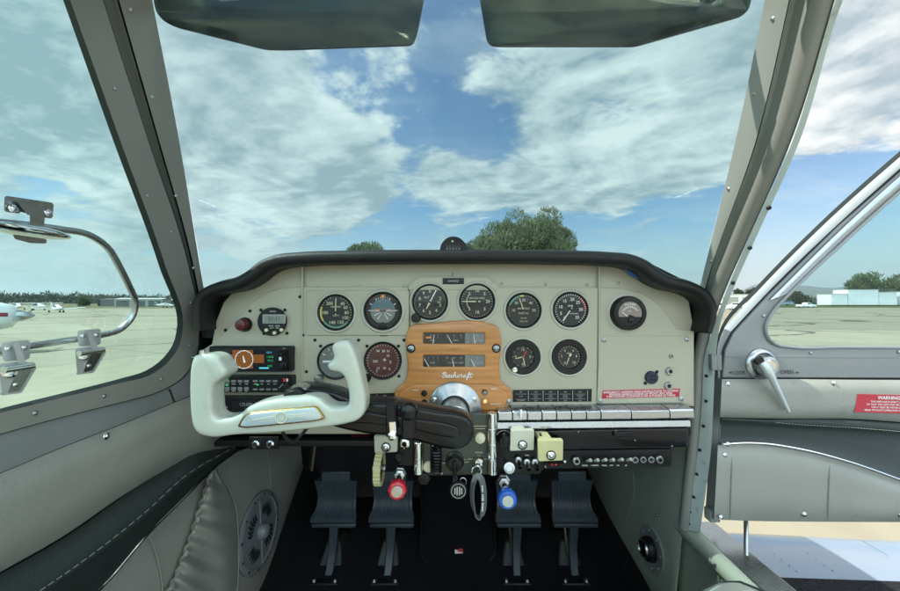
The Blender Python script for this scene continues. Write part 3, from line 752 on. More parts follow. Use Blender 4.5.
# ---- left side wall
G = [(-140, 452), (-60, 430), (0, 413), (75, 394.5), (120, 383), (150, 375), (166, 364), (179, 346), (183, 326), (165, 265), (120, 140), (70, 0), (43, -75), (10, -170)]
O = [(-140, 478), (-60, 453), (0, 434), (75, 413.5), (125, 401), (160, 391), (183, 377), (196, 356), (199, 326), (188, 265), (148, 140), (103, 0), (81, -75), (52, -170)]
wall = thing('side_wall', (-.56, .6, FLOOR), 'left cabin wall with the big window, padded grey vinyl and dark armrest', 'cabin wall')
wf = MB().strip(G, O, lside, .014, .014, 0, 120, 3, .02, smooth=True).build('window_frame', M['frame_warm'], wall)
SE = [(x - (2 if i > 8 else 0), y) for i, (x, y) in enumerate(G)]
SI = [(-140, 447), (-60, 425), (0, 408.5), (75, 390), (120, 378.5), (147, 370), (161, 360), (173, 344), (177, 327), (159, 266), (113, 140), (63, 0), (36, -75), (3, -170)]
MB().strip(SI, G, lside, .004, .012, 0, 120, 1, .022).build('window_seal', M['seal'], wf)
for (px, py) in ((35, 413), (104, 396), (161, 379), (190, 345), (191, 303), (171, 232), (147.5, 196), (115, 89), (88, -20)):
    screw(lside(px, py, .0145), .0032 if py > 250 else .0025, M['steel'], wf, (1, 0, 0))
# sill sheet below the frame, and the padded panel under it
L1 = [(-140, 478.4), (-60, 453.6), (0, 434.7), (75, 414.2), (125, 401.7), (160, 391.7), (184, 377.6), (197, 356.6)]
L2 = [(-140, 530), (-60, 497), (0, 473), (60, 448), (130, 420.5), (172, 403), (197, 392), (206, 385)]
MB().strip(L1, L2, lside, .008, .010, .002, 50, 2, .02).build('sill', M['door_metal'], wall)
b = MB().strip([(168.5, 389), (170.5, 389)], [(173.5, 402), (175.5, 402)], lside, .0115, .0115, 0, 4, 1, .0); b.build('joint', M['seal'], wall)
L2b = [(x, y + .6) for x, y in L2]
L3 = [(-140, 650), (-60, 606), (0, 572), (60, 538), (130, 491), (178, 464), (205, 455), (236, 449)]
b = MB().strip(L2b, L3, lside, .012, .010, .022, 60, 8, .012)
up = b.build('upholstery', M['vinyl'], wall)
for (px, py) in ((106, 436),): screw(lside(px, py, .034), .0055, M['chrome'], up, (1, 0, 0), 'button')
MB().strip([(x + 3, y + 5) for x, y in G], [(-140, 660), (-60, 615), (0, 580), (60, 545), (100, 520), (130, 500), (155, 482), (178, 470), (205, 460), (220, 400), (204, 300), (165, 140), (122, 0), (70, -170)], lside, -.004, -.004, 0, 90, 1, .02).build('backing', M['seal'], wall)
# armrest
A1 = [(-140, 655), (-60, 609), (0, 574), (60, 540), (130, 492), (178, 461), (186, 455), (232, 447)]
A2 = [(-140, 715), (-60, 660), (0, 620), (40, 594), (100, 552), (150, 512), (190, 476), (236, 449)]
A3 = [(-140, 800), (0, 676), (60, 622), (100, 589), (150, 532), (190, 492), (215, 467), (238, 450)]
am = MB().strip(A1, A2, lside, .010, .045, .008, 50, 6, .01, pw=2).build('armrest', M['vinyl_dark'], wall)
MB().strip(A2, A3, lside, .043, .040, .002, 50, 3, .01).build('armrest_face', M['seal'], am)
sb = MB()
for i in range(46):
    p = catmull([(*q, 0) for q in A2], 47)[i]; q = catmull([(*q, 0) for q in A2], 47)[i + 1]
    sb.tube([lside(p.x - 3, p.y - 1.5, .0475), lside(p.x * .4 + q.x * .6 - 3, p.y * .4 + q.y * .6 - 1.5, .0475)], .0007, 5)
sb.build('stitching', M['vinyl'], am)
tp = [lside(p.x, p.y, .043) for p in catmull([(*q, 0) for q in A3], 60)]
tr = MB().tube(tp, .0022, 8).build('trim_strip', M['chrome'], wall)
# the same wall carried on past the camera
def rear(prof, nm, m, th=.02):
    b = MB(); ys = [.345, .1, -.2, -.55]
    b.rows([[Vector((x, y, H + z)) for x, z in prof] for y in ys]); b.rows([[Vector((x - th, y, H + z)) for x, z in prof][::-1] for y in ys]); return b.build(nm, M[m], wall)
rear([(-.515, -.53), (-.512, -.43), (-.53, -.38)], 'rear_armrest', 'vinyl_dark')
rear([(-.54, -.375), (-.530, -.30), (-.546, -.225)], 'rear_upholstery', 'vinyl')
rear([(-.56, -.222), (-.562, -.185)], 'rear_sill', 'door_metal'); rear([(-.562, -.183), (-.560, -.150)], 'rear_frame', 'frame_warm')
rear([(-.53, -.83), (-.548, -.68), (-.55, -.535)], 'rear_lower_panel', 'vinyl')
rear([(-.462, .37), (-.452, .415), (-.46, .47)], 'roof_rail', 'frame_warm')
b = MB(); b.rows([[Vector((x, y, H + z)) for x, z in ((-.575, -.15), (-.47, .37))] for y in (.345, -.1, -.55)]); b.build('rear_pane', M['side_glass'], wall)
# lower padded panels; the kick panel ends in front of the pedals
B2 = [(-60, 1010), (70, 860), (150, 760), (200, 690), (240, 625), (262, 585), (285, 520), (303, 468)]
A3c = [(-60, 727), (30, 648), (60, 623), (100, 590), (150, 533), (190, 493), (225, 458), (300, 437)]
lp = MB().strip(A3c, B2, lside, .0, -.004, .012, 60, 10, .02).build('lower_panel', M['vinyl'], wall)
# map pocket: gathered elastic edge and a slack bag
PK = [(163, 600), (176, 577), (184, 556), (192, 535), (199, 512), (206, 490), (212, 468)]
def gath(u, v): return .006 * sin(u * 46) * (1 - v) ** 1.5 + .004 * sin(u * 23 + 2) * (1 - v) + .006 * sin(u * 9 + v * 5) * v * (1 - v) * 3
PK2 = [(236, 640), (236, 610), (238, 580), (239, 555), (238, 530), (234, 500), (216, 468)]
pk = MB().strip(PK, PK2, lside, .024, .012, .012, 140, 16, .0, wave=gath).build('map_pocket', M['vinyl'], lp)
MB().tube([lside(p.x + 1.2 * sin(i * 1.25), p.y, .022 + .004 * sin(i * 1.25)) for i, p in enumerate(catmull([(*q, 0) for q in PK], 60))], .0042, 8).build('elastic_edge', M['vinyl'], pk)
MB().tube([lside(p.x, p.y, .0165) for p in catmull([(*q, 0) for q in PK2[::-1]], 40)], .0012, 6).build('seam', M['vinyl'], pk)
for pts in ([(146, 525), (155, 550), (161, 575), (163, 600)], [(266, 440), (270, 470), (271, 500), (272, 525)]):
    MB().tube([lside(p.x, p.y, .0132) for p in catmull([(*q, 0) for q in pts], 24)], .0011, 6).build('seam', M['vinyl'], lp)
for (px, py) in ((131, 543), (173, 497), (203, 470), (281, 515)): screw(lside(px, py, .014), .003, M['steel'], lp, (1, 0, 0))
# kick carpet along the foot of the wall
B3 = [(-60, 1200), (120, 1000), (220, 900), (270, 780), (300, 680), (322, 600), (330, 540), (330, 478)]
MB().strip(B2, B3, lside, -.002, .004, .004, 50, 6, .02).build('kick_carpet', M['carpet'], wall)

for s_, w_ in ((-1, wall),):
    b = MB(); b.box((-.575, 1.16, H - .45), (.02, .76, .86)); b.build('forward_side', M['black_matt'], wall)
# ---- windshield: one bulged pane between two posts
WL0 = [(138, -90), (152, 0), (176, 130), (203, 282), (206, 305)]
WR0 = [(786, -90), (766, 0), (739, 130), (703, 276), (698, 305)]
ws = thing('windshield', (0, .9, H - .02), 'wide curved one piece windshield between two screwed metal posts', 'windshield')
rows = []
Lp = [lside(p.x, p.y, .004) for p in catmull([(*q, 0) for q in WL0], 14)]; Rp = [rside(p.x, p.y, .004) for p in catmull([(*q, 0) for q in WR0], 14)]
for i in range(14):
    v = i / 13; bl = .20 + .30 * v ** 1.3
    rows.append([Lp[i].lerp(Rp[i], u) + Vector((0, bl * (1 - abs(2 * u - 1) ** 2.2), (-.05 * v + .24 * (1 - v) ** 2) * (1 - (2 * u - 1) ** 2))) for u in [k / 28 for k in range(29)]])
b = MB(); b.rows(rows); b.build('pane', M['glass'], ws, angle=80)
# top header bar of the windshield
b = MB(); b.tube([p + Vector((0, -.0, .008)) for p in rows[0]], .02, 10, flat=.7); b.build('header', M['frame_warm'], ws)
def post(nm, strips, s, surf, screws_):
    for (nm2, A, B, o0, o1, bl, mt) in strips:
        f = MB().strip(A, B, surf, o0, o1, bl, 60, 4, .02).build(nm2, M[mt], ws)
        if nm2 == 'retaining_strip':
            for (px, py) in screws_: screw(surf(px, py, o0 + .001), .0028, M['steel'], f, (-s, -.5, 0))
post('post', [
    ('post_channel', [(81.5, -75), (103.6, 0), (148.6, 140), (188.6, 265), (199.6, 326), (199.5, 352)], [(96, -75), (117, 0), (157.2, 140), (191.6, 265), (202, 326), (203.5, 352)], .006, .006, -.004, 'frame'),
    ('retaining_strip', [(97.5, -75), (119, 0), (159, 140), (193.4, 265), (203.5, 318)], [(137, -75), (152, 0), (179, 140), (200.6, 270), (209, 318)], .016, .016, .001, 'frame_warm')], -1, lside, ((152.5, 97), (176, 196), (193.5, 268), (131, 10)))
post('post', [
    ('retaining_strip', [(781, -75), (765, 0), (738, 130), (702.5, 276), (695, 306)], [(805, -75), (789, 0), (756, 140), (707.5, 280), (699, 312)], .014, .014, .001, 'frame_pale'),
    ('post_channel', [(806.5, -75), (790, 0), (757, 140), (708.5, 280), (700, 318)], [(832, -75), (813, 0), (773, 140), (716.5, 280), (704, 330)], .008, .006, -.005, 'frame_pale')], 1, rside, ((773, 19), (753.8, 94), (728.7, 189), (711, 261)))

# ---- right side: door jamb, footwell side panel, sill
wr = thing('side_wall', (.57, .8, FLOOR), 'right cabin wall with the open doorway and pale green kick panel', 'cabin wall')
def bead(c, r, m, nm, par, surf=rside, off=.0, n=80, flat=1.0):
    pts = [surf(p.x, p.y, off) for p in catmull([(*q, 0) for q in c], n)]
    return MB().tube(pts, r, 14, flat=flat).build(nm, M[m], par)
JC = [(845, -80), (822, 0), (781, 140), (739, 240), (717, 292), (706, 325), (699.5, 355), (696.5, 400), (693, 450), (688.5, 490), (684.5, 528)]
bead(JC, .0118, 'frame_warm', 'door_jamb', wr, off=.006)
JA = [(870, -80), (836, 0), (793, 140), (748, 240), (726, 292), (714, 325), (705, 355), (702, 400), (698, 450), (693, 490), (689, 530)]
JB = [(880, -80), (843, 0), (800, 140), (755, 240), (732, 292), (720, 325), (716, 355), (713.5, 400), (711, 450), (706, 490), (700, 532)]
MB().strip([(800, -80), (783, 0), (750, 140), (705, 280), (690, 330), (684, 400), (676, 520)], [(868, -80), (834, 0), (790, 140), (724, 292), (705, 355), (697, 450), (688, 530)], rside, -.006, -.006, 0, 60, 1, .02).build('backing', M['seal'], wr)
fl = MB().strip(JA, JB, rside, .004, .0, 0, 80, 2, .035).build('jamb_flange', M['jamb'], wr)
for (px, py) in ((769, 208), (750, 248), (733, 283), (706.5, 376), (706, 401), (703.5, 426), (700, 450), (697, 474), (694, 497), (691, 512), (690, 524)):
    screw(rside(px, py, .004), .0034 if py < 505 else .002, M['black'], fl, (-.7, -.7, 0), 'rivet')
# footwell panel
b = MB(); b.box((.578, 1.20, H - .45), (.02, .70, .86)); b.build('forward_side', M['black_matt'], wr)
R1 = [(560, 460), (600, 462), (640, 462), (676, 462), (690, 440)]
R1 = [(588, 440), (620, 440), (655, 435), (690, 425)]
R2 = [(588, 470), (606, 512), (640, 572), (680, 640)]
# side wall forward of the doorway, down to the carpet
RA = [(692, 400), (691, 440), (687, 490), (683, 528), (680, 560), (676, 600), (670, 660)]
RB = [(575, 432), (588, 470), (606, 510), (628, 550), (648, 585), (662, 612), (690, 662)]
kp = MB().strip(RA, RB, rside, .004, -.004, .008, 50, 10, .02).build('kick_panel', M['vinyl_green'], wr)
MB().tube([rside(p.x, p.y, .0085) for p in catmull([(633, 472, 0), (634, 490, 0), (630, 510, 0), (624, 524, 0)], 20)], .0007, 6).build('seam', M['vinyl_green'], kp)
for (px, py) in ((684, 481), (657, 515)): screw(rside(px, py, .011), .0035, M['chrome'], kp, (-1, 0, 0))
RB3 = [(560, 445), (568, 480), (580, 520), (592, 560), (600, 600), (606, 640), (615, 700)]
MB().strip(RB, RB3, rside, -.002, .004, .004, 50, 6, .02).build('kick_carpet', M['carpet'], wr)
# doorway sill: padded roll, metal plate and the panel below, running back past the seat
zs = H - .522
b = MB(); b.tube([(.552, y, zs - .010 - .02 * max(0, .78 - y)) for y in [.86 - k * .05 for k in range(27)]], .018, 14)
sl = b.build('sill_roll', M['vinyl_green'], wr)
b = MB(); b.box((.60, .22, zs - .012), (.062, 1.26, .02)); st = b.build('sill_plate', M['steel'], wr, bevel=.003)
b = MB(); b.rows([[Vector((x, y, z)) for y in [.86 - k * .06 for k in range(23)]] for x, z in ((.552, zs - .022), (.556, zs - .06), (.552, zs - .16), (.54, FLOOR - .02))]); b.build('lower_panel', M['vinyl_green'], wr)
b = MB(); b.box((.60, .22, zs - .18), (.05, 1.26, .31)); b.build('outer_skin', M['white_paint'], wr)
screw(Vector((.541, .70, zs - .055)), .004, M['chrome'], wr, (-1, 0, 0))
# ---- wing outside the door
wg = thing('wing', (2.6, .9, H - .86), 'pale blue grey wing below the open door with black walkway along its root', 'wing')
def wz(x, y):
    f = (y + .6) / 2.0
    return H - .80 + .055 * (x - .6) * .9 - .10 * max(0, (y - .75)) ** 2 / .25 - .0
rows = []
LEn = 1.34
for i in range(30):
    x = .605 + 5.2 * (i / 29) ** 1.5; le = 1.365 - .145 * min(1.1, x - .6) - .03 * (x - .6)
    row = []
    for k in range(26):
        v = k / 25; y = -.75 + (le + .75) * (1 - (1 - v) ** 2)
        q = (le - y) / .32
        drop = .055 * (1 - sqrt(max(0, min(1, q)) * (2 - min(1, max(0, q))))) if q < 1 else 0
        row.append(Vector((x, y, H - .815 + .06 * (x - .6) - drop)))
    row.append(Vector((x, le - .03, H - .815 + .06 * (x - .6) - .14)))
    row.append(Vector((x, -.75, H - .815 + .06 * (x - .6) - .20)))
    rows.append(row)
b = MB(); b.rows(rows, True); b.build('wing_skin', M['wing'], wg, angle=60)
rows = []
for i in range(16):
    x = .625 + 1.0 * i / 15
    rows.append([Vector((x, -.70 + (1.065 - .125 * (x - .62) + .70) * k / 10, H - .815 + .06 * (x - .6) + .003)) for k in range(11)])
b = MB(); b.rows(rows); b.build('wing_walk', M['walk'], wg)
for xr in (1.02, 1.12, 1.62, 1.72):
    b = MB()
    for k in range(34):
        yy = 1.17 - .05 * xr - k * .024
        b.sphere((xr, yy, H - .8158 + .06 * (xr - .6)), .0026, 8, 4, (1, 1, .5))
    b.build('rivet_row', M['wing'], wg)
b = MB(); b.tube([(x, 1.155 - .02 * x, H - .8135 + .06 * (x - .6)) for x in (1.5, 1.6, 1.9)], .0005, 5); b.tube([(1.33, y, H - .8135 + .06 * .73) for y in (1.08, 1.1, 1.15)], .0005, 5); b.build('panel_seam', M['black_ink'], wg)
# ================================================================= OPEN DOOR (swung out square to the cabin)
YD = .765
dr = thing('cabin_door', (.58, YD, H - .5), 'open cabin door with rounded window, grey upholstery and black map pocket', 'door')
GL = [(1060, 146), (1000, 145), (968, 147), (938, 158), (905, 187), (845, 241), (791, 292), (772, 313), (765.5, 327), (768, 338), (776, 344.5), (790, 347), (840, 347.2), (960, 347.6), (1056, 347.9)]
GLs = [(p.x, p.y) for p in catmull([(*q, 0) for q in GL], 110)] + [(1066, 344), (1070, 336), (1070, 158), (1067, 149)]
OUT = [(1104, 129), (1000, 128), (965, 130), (935, 142), (905, 168.5), (838, 227), (768, 296), (734, 333), (726, 350), (723, 377.5), (1104, 379)]
plate('window_frame', OUT, YD, .03, M['door_metal'], dr, holes=[GLs], bev=.003)
def dstrip(nm, A, B, o0, o1, mt, par=None, bl=0.0, th=.03, n=70, m=3, smooth=True, label=None):
    return MB().strip(A, B, yplane(YD), o0, o1, bl, n, m, th, smooth=smooth).build(nm, M[mt], par or dr, label)
# lip round the glass
MB().tube([P(p[0], p[1], YD - .002) for p in GLs], .0035, 8).build('window_bead', M['door_metal'], dr)
b = MB(); gp = [P(x, y, YD + .018) for x, y in GLs]; b.add(gp, [tuple(range(len(gp)))]); b.build('pane', M['glass'], dr, smooth=False)
# outer slanted mouldings: dark rubber, bright channel, dark slot
E0 = [(1104, 108), (1000, 107), (962, 110), (932, 124), (900, 151), (827, 216), (756, 287), (722, 325), (716, 343), (716, 378)]
E1 = [(1104, 112), (1000, 111), (963, 114), (934, 128), (902.5, 155), (829.5, 219.5), (758, 291), (724, 328.5), (718, 345), (718, 378)]
E2 = [(1104, 122), (1000, 121), (964, 124), (936, 137), (904, 165), (836, 226), (765, 295), (731, 331.5), (722.5, 348), (720, 378)]
dstrip('rubber_seal', E0, E1, .004, .006, 'seal')
dstrip('outer_channel', E1[:8], E2[:8], .010, .002, 'white_paint', bl=.004)  # upper run in white, its sunlight put into the colour
dstrip('outer_channel', E1[7:], E2[7:], .010, .002, 'door_metal', bl=.004)  # lower run of the same channel in grey, shade put into the colour
E3 = [(1104, 126), (1000, 125), (965, 128), (937, 141), (905, 168.5), (838, 228.5), (768, 297.5), (734, 334.5), (725.5, 350), (723, 378)]
dstrip('slot', E2, E3, -.004, -.004, 'black_matt')
E4 = [(1104, 130), (1000, 129), (966, 132), (938, 144), (905, 172), (839, 232), (770, 300)]
E5 = [(1104, 141), (1000, 140), (968, 143), (941, 155), (905, 184.5), (844, 239), (788, 293.5)]
dstrip('inner_channel', E4, E5, .006, .002, 'alu', bl=.003)
# hinge edge below the mouldings
dstrip('edge_flange', [(711, 350), (711, 378), (710.5, 420), (708, 470), (705, 516)], [(722, 350), (722, 378), (721, 420), (718.5, 470), (716, 519)], -.03, -.010, 'frame', th=.05)
MB().box(P(715, 362, YD - .004), (.022, .012, .034)).build('hinge', M['frame'], dr, bevel=.002)
MB().box(P(712, 514, YD + .01), (.022, .02, .025)).build('hinge', M['frame'], dr, bevel=.002)
# metal sheet seam under the window and its screws
dstrip('sheet_seam', [(726, 356.5), (770, 357), (840, 357.3), (960, 358), (1102, 358.6)], [(726, 357.4), (770, 357.9), (840, 358.2), (960, 359), (1102, 359.6)], .0006, .0006, 'frame', th=.0)
for (px, py) in ((811, 353), (899, 352), (777, 297), (833, 245), (764, 316)): screw(P(px, py, YD - .001), .0035, M['steel'], dr)
# LOCK / OPEN lettering, pressed into the sheet
b = MB(); fr = (Vector((1, 0, 0)), Vector((0, 0, 1)))
b.text('LOCK', .0105, P(739, 373, YD - .0022), bold=.008); b.text('OPEN', .0115, P(787, 372.3, YD - .0022), bold=.008)
for (px, s) in ((730.8, -1), (797.5, 1)):
    c = P(px, 372.6, YD - .0022); b.add([c + Vector((s * .005, 0, 0)), c + Vector((-s * .002, 0, .0024)), c + Vector((-s * .002, 0, -.0024))], [(0, 1, 2)])
b.build('lettering', M['black_ink'], dr, smooth=False)
# backing sheet, then the upholstery
plate('backing', [(722, 378), (1102, 378), (1102, 521), (716, 520)], YD + .022, .012, M['seal'], dr, bev=.001)
u1 = dstrip('upholstery', [(722, 379), (780, 379), (850, 379.6), (960, 380), (1102, 380)], [(720, 417.5), (780, 418.5), (850, 418.8), (960, 428), (1102, 446)], .004, .004, 'vinyl', bl=.013, m=10, th=.02)
for (px, py) in ((728, 384), (833.5, 383)): screw(P(px, py, YD - .0125), .0055, M['chrome'], u1)
dstrip('pocket', [(720, 417), (780, 420), (850, 424), (960, 434), (1102, 452)], [(718, 446), (760, 446), (800, 452), (850, 465), (960, 507), (1040, 521), (1102, 521)], .0, .0, 'vinyl_dark', bl=-.012, m=8, th=.03)
pr = dstrip('pocket_rim', [(722, 418), (770, 419.5), (800, 419), (850, 420), (960, 429), (1100, 446)], [(722, 421), (770, 424.5), (800, 427), (850, 430), (960, 440), (1100, 457)], .012, .008, 'vinyl_dark', bl=.008, m=5, th=.01)
sb = MB()
ps = catmull([(776, 422.5, 0), (800, 424.5, 0), (850, 427.4, 0), (960, 437, 0)], 60)
for i in range(59): sb.tube([P(ps[i].x, ps[i].y, YD - .0185), P(ps[i].x * .4 + ps[i + 1].x * .6, ps[i].y * .4 + ps[i + 1].y * .6, YD - .0185)], .0006, 4)
sb.build('stitching', M['vinyl'], pr)
T = [(723, 444.2), (740, 443), (760, 443.2), (800, 449), (850, 462), (900, 479.5), (960, 502), (1010, 519)]
u2 = dstrip('upholstery', [(718, 445), (760, 445), (800, 451), (850, 464), (900, 481.5), (960, 504), (1010, 521)], [(714, 519.5), (760, 521), (800, 521.5), (850, 521.8), (900, 522), (960, 522), (1012, 522)], .004, .004, 'vinyl', bl=.014, m=12, th=.02)
MB().tube([P(p.x, p.y, YD - .014) for p in catmull([(*q, 0) for q in T], 70)], .0031, 10, flat=1.0).build('trim_strip', M['chrome'], dr)
for nm, xa, ya, xb, yb in (('seam', 732.5, 449, 730, 519), ('seam', 830, 461, 827.5, 520)):
    sb = MB()
    for o, rr_ in ((0, .0013),):
        for i in range(30):
            t0, t1 = i / 30, (i + .6) / 30
            e = lambda t: .004 + .014 * (1 - abs(2 * t - 1) ** 4) + .0012
            sb.tube([P(xa + (xb - xa) * t0, ya + (yb - ya) * t0, YD - e(t0)), P(xa + (xb - xa) * t1, ya + (yb - ya) * t1, YD - e(t1))], rr_, 5)
    sb.build(nm, M['frame'], u2)
for (px, py) in ((724.5, 455), (720.5, 517), (804, 514), (899, 514), (727.5, 444)): screw(P(px, py, YD - .0135), .0052, M['chrome'], u2)
MB().box(P(1103, 314, YD + .018), (.012, .05, 410 * S * YD)).build('rear_edge', M['door_metal'], dr, bevel=.003)
# handle
hd = thing('door_handle', P(763, 366, YD), 'polished metal door lever on a round escutcheon between LOCK and OPEN', 'door handle')
MB().lathe([(.034, 0), (.034, .004), (.030, .009), (.026, .010), (.0235, .006), (.022, .016), (.019, .022), (.004, .024)], P(760.5, 364, YD), n=36).build('escutcheon', M['steel'], hd)
q = [P(757, 359, YD - .026), P(763, 363, YD - .034), P(769, 372, YD - .038), P(776, 386, YD - .036), P(783, 400, YD - .030), P(788.5, 411, YD - .025)]
pts = catmull(q, 24); rad = [.011 + .004 * sin(min(1, i / 8) * pi) - .006 * max(0, (i - 8) / 16) for i in range(24)]
MB().tube(pts, rad, 14, flat=.62).build('lever', M['latch'], hd)
MB().box(P(759, 360.5, YD - .040), (.017, .006, .012), Matrix.Rotation(-.5, 3, 'Y')).build('key_lock', M['black'], hd, bevel=.001)
MB().lathe([(.013, .0), (.013, .030), (.010, .033)], P(757.5, 363, YD), n=20).build('spindle', M['chrome'], hd)
# stay rod
MB().tube([P(746, 521, YD + .02), Vector((.612, .735, H - .53))], .0045, 10).build('stay_rod', M['steel'], dr)
MB().lathe([(.010, 0), (.010, .006), (.006, .010)], Vector((.612, .735, H - .537)), (0, 0, 1), 14).build('rod_foot', M['steel'], dr)
# warning placard on the door
wp = thing('warning_placard', P(878, 403, YD - .017), 'red WARNING placard stuck on the door upholstery', 'placard')
plate('plate', [(858, 394), (924, 395.5), (923, 414.5), (855.5, 412)], YD - .0185, .001, M['placard'], wp, bev=.0002, smooth=False)
b = MB()
b.text('WARNING', .0098, P(889, 398, YD - .0195), rot=-.02, bold=.02)
for k, s in enumerate(('THIS AIRPLANE IS EASILY LOADED', 'SO THAT THE LIMITS MAY BE EXCEEDED', 'FOR IT MUST BE WITHIN LIMITS', 'REFER TO PILOTS OPERATING HANDBOOK')):
    b.text(s, .0052, P(889.5 - k * .3, 401.9 + k * 2.85, YD - .0195), rot=-.02, bold=.012)
b.build('lettering', M['white_ink'], wp, smooth=False)

# ---- right front seat, only its inner front corner is in view
st = thing('pilot_seat', (.28, .3, H - .60), 'cream quilted front seat with dark piped edge at the doorway corner', 'seat')
b = MB(); rows = []
for k in range(15):
    y = .59 - 1.05 * (k / 14); rows.append([])
    f = min(1, (k + .01) / 3); 
    for i in range(30):
        x = .03 + .50 * i / 29
        e = min(1, min(i, 29 - i) / 4)
        z = H - .436 - .03 * (1 - sqrt(f * (2 - f))) - .03 * (1 - sqrt(e * (2 - e)))
        z -= .06 * (1 - max(0, min(1, (x - .36) / .09)))
        if 3 < k and 4 < i < 25: z += .004 * (abs(sin(i * .9)) + abs(sin(k * 1.6)))
        rows[-1].append(Vector((x, y, z)))
b.rows(rows); b.build('cushion', M['quilt'], st, sub=1)
ed = [Vector((.03, .0, H - .54)), Vector((.032, .5, H - .535)), Vector((.07, .59, H - .535)), Vector((.28, .597, H - .530)), Vector((.37, .597, H - .52)), Vector((.48, .593, H - .470)), Vector((.528, .53, H - .468)), Vector((.531, .0, H - .470))]
MB().tube(catmull(ed, 60), .006, 8).build('piping', M['vinyl_dark'], st)
b = MB(); pts = catmull(ed, 60); b.rows([[Vector((p.x, p.y, p.z - dz)) for p in pts] for dz in (.006, .15)]); b.build('base', M['vinyl_green'], st)

# ---- storm window in the left side window
sw = thing('storm_window', lside(60, 290), 'small opening window with a bent bright tube frame and three latches', 'vent window')
TU = [(-90, 219), (-40, 219.5), (0, 222.5), (35, 226), (62, 229.5), (88, 234.5), (107, 247), (119, 266), (129.5, 287), (135.3, 301), (133, 315.5), (121, 329), (98, 336), (60, 341.5), (0, 351), (-90, 367)]
tp = [lside(p.x, p.y, -.012) for p in catmull([(*q, 0) for q in TU], 90)]
MB().tube(tp, .0048, 12).build('frame', M['steel'], sw)
def latch(px, py, k, label):
    """two hinged leaves of a storm window latch, drawn around its centre"""
    sc = lambda x, y, o: lside(px + x * k, py + y * k, o)
    par = thing('latch', lside(px, py, -.01), label, 'latch', 'latches of the opening side window')
    def leaf(pts, o, th, m, nm):
        b = MB(); n = len(pts)
        b.add([sc(x, y, o) for x, y in pts] + [sc(x, y, o - th) for x, y in pts], [tuple(range(n)), tuple(range(n, 2 * n))[::-1]] + [(i, (i + 1) % n, (i + 1) % n + n, i + n) for i in range(n)])
        return b.build(nm, M[m], par, bevel=.0012)
    leaf(rounded([(-11, -17), (13, -19), (13, -3), (-9, -1)], 3), .0, .008, 'latch', 'clip_plate')
    for (x, y) in ((-6, -12), (9, -13)): screw(sc(x, y, .0005), .0035, M['chrome'], par, (1, -.2, 0))
    leaf(rounded([(-13, 2), (4, 0), (17, 2), (19, 6), (6, 27), (-12, 29)], 2), .012, .014, 'latch', 'base_leaf')
    leaf(rounded([(4, 5), (17, 4.5), (5, 25), (-5, 27)], 1), .0135, .003, 'steel', 'spring_leaf')
    leaf(rounded([(-1, -17), (3, -17.5), (12, 5), (5, 6)], 1), .018, .012, 'latch', 'arm')
    b = MB(); b.tube([sc(-10, 7, .020), sc(16, 3, .020)], .0045, 10); b.build('hinge_pin', M['chrome'], par)
    b = MB(); b.lathe([(.0075, 0), (.0075, .006), (.004, .008)], sc(-6, 9, .012), (1, -.4, .1), 16); b.build('knob', M['chrome'], par)
    screw(sc(1, 20, .0165), .003, M['chrome'], par, (1, -.2, 0))
latch(88, 347, .93, 'smaller metal latch on the lower tube of the opening side window')
latch(14.5, 362, 1.12, 'larger bright metal latch at the left edge, lower tube of the opening side window')
# upper hinge bracket: back plate, neck and the oval lever below it
hb = thing('latch', lside(28, 215, -.01), 'oval chrome latch hanging from a brown tinted plate on the upper tube', 'latch', 'latches of the opening side window')
def slab(nm, pts, o, th, m, par):
    b = MB(); n = len(pts)
    b.add([lside(x, y, o) for x, y in pts] + [lside(x, y, o - th) for x, y in pts], [tuple(range(n)), tuple(range(n, 2 * n))[::-1]] + [(i, (i + 1) % n, (i + 1) % n + n, i + n) for i in range(n)])
    return b.build(nm, M[m], par, bevel=.0012)
slab('back_plate', rounded([(5.5, 196.5), (53, 203.5), (52, 218), (44, 217), (20, 211), (19, 213), (5, 211)], 2.5), -.004, .006, 'steel', hb)
for (x, y) in ((13, 208.5), (48, 213)): screw(lside(x, y, -.002), .0045, M['chrome'], hb, (1, -.2, 0))
slab('hinge_leaf', [(20, 204), (39, 207), (45, 215), (28, 214)], .006, .006, 'alu', hb)
slab('neck', [(31, 214), (44, 215), (43, 225), (31, 224)], .004, .012, 'steel', hb)
b = MB(); b.sphere(lside(29, 231, .016), .045, 20, 10, (.42, 1.0, .17)); b.build('lever', M['chrome'], hb)
slab('foot_plate', rounded([(12, 233), (47, 240), (46, 243.5), (30, 243), (15, 239)], 1.5), .010, .008, 'steel', hb)
# the main side pane, behind the latches
b = MB(); GP = [(x, y) for x, y in G]
LB = [(-140, 452), (-140, 380), (-140, 330), (-140, 280), (-140, 220), (-140, 150), (-140, 100), (-140, 60), (-140, 20), (-140, -20), (-140, -60), (-140, -90), (-140, -120), (-140, -170)]
b.strip(LB, [(x + 2, y + 2) for x, y in G], lambda px, py, o=0: lside(px, py, -.014 + o * .0), 0, 0, 0, 60, 12, 0.0)
half = len(b.f)
sp = MB(); rowsA = catmull([(*q, 0) for q in LB], 60); rowsB = catmull([(x + 2, y + 2, 0) for x, y in G], 60)
sp.rows([[lside(a.lerp(c, k / 12).x, a.lerp(c, k / 12).y, -.016) for a, c in zip(rowsA, rowsB)] for k in range(13)])
sp.build('pane', M['side_glass'], wall, angle=80)
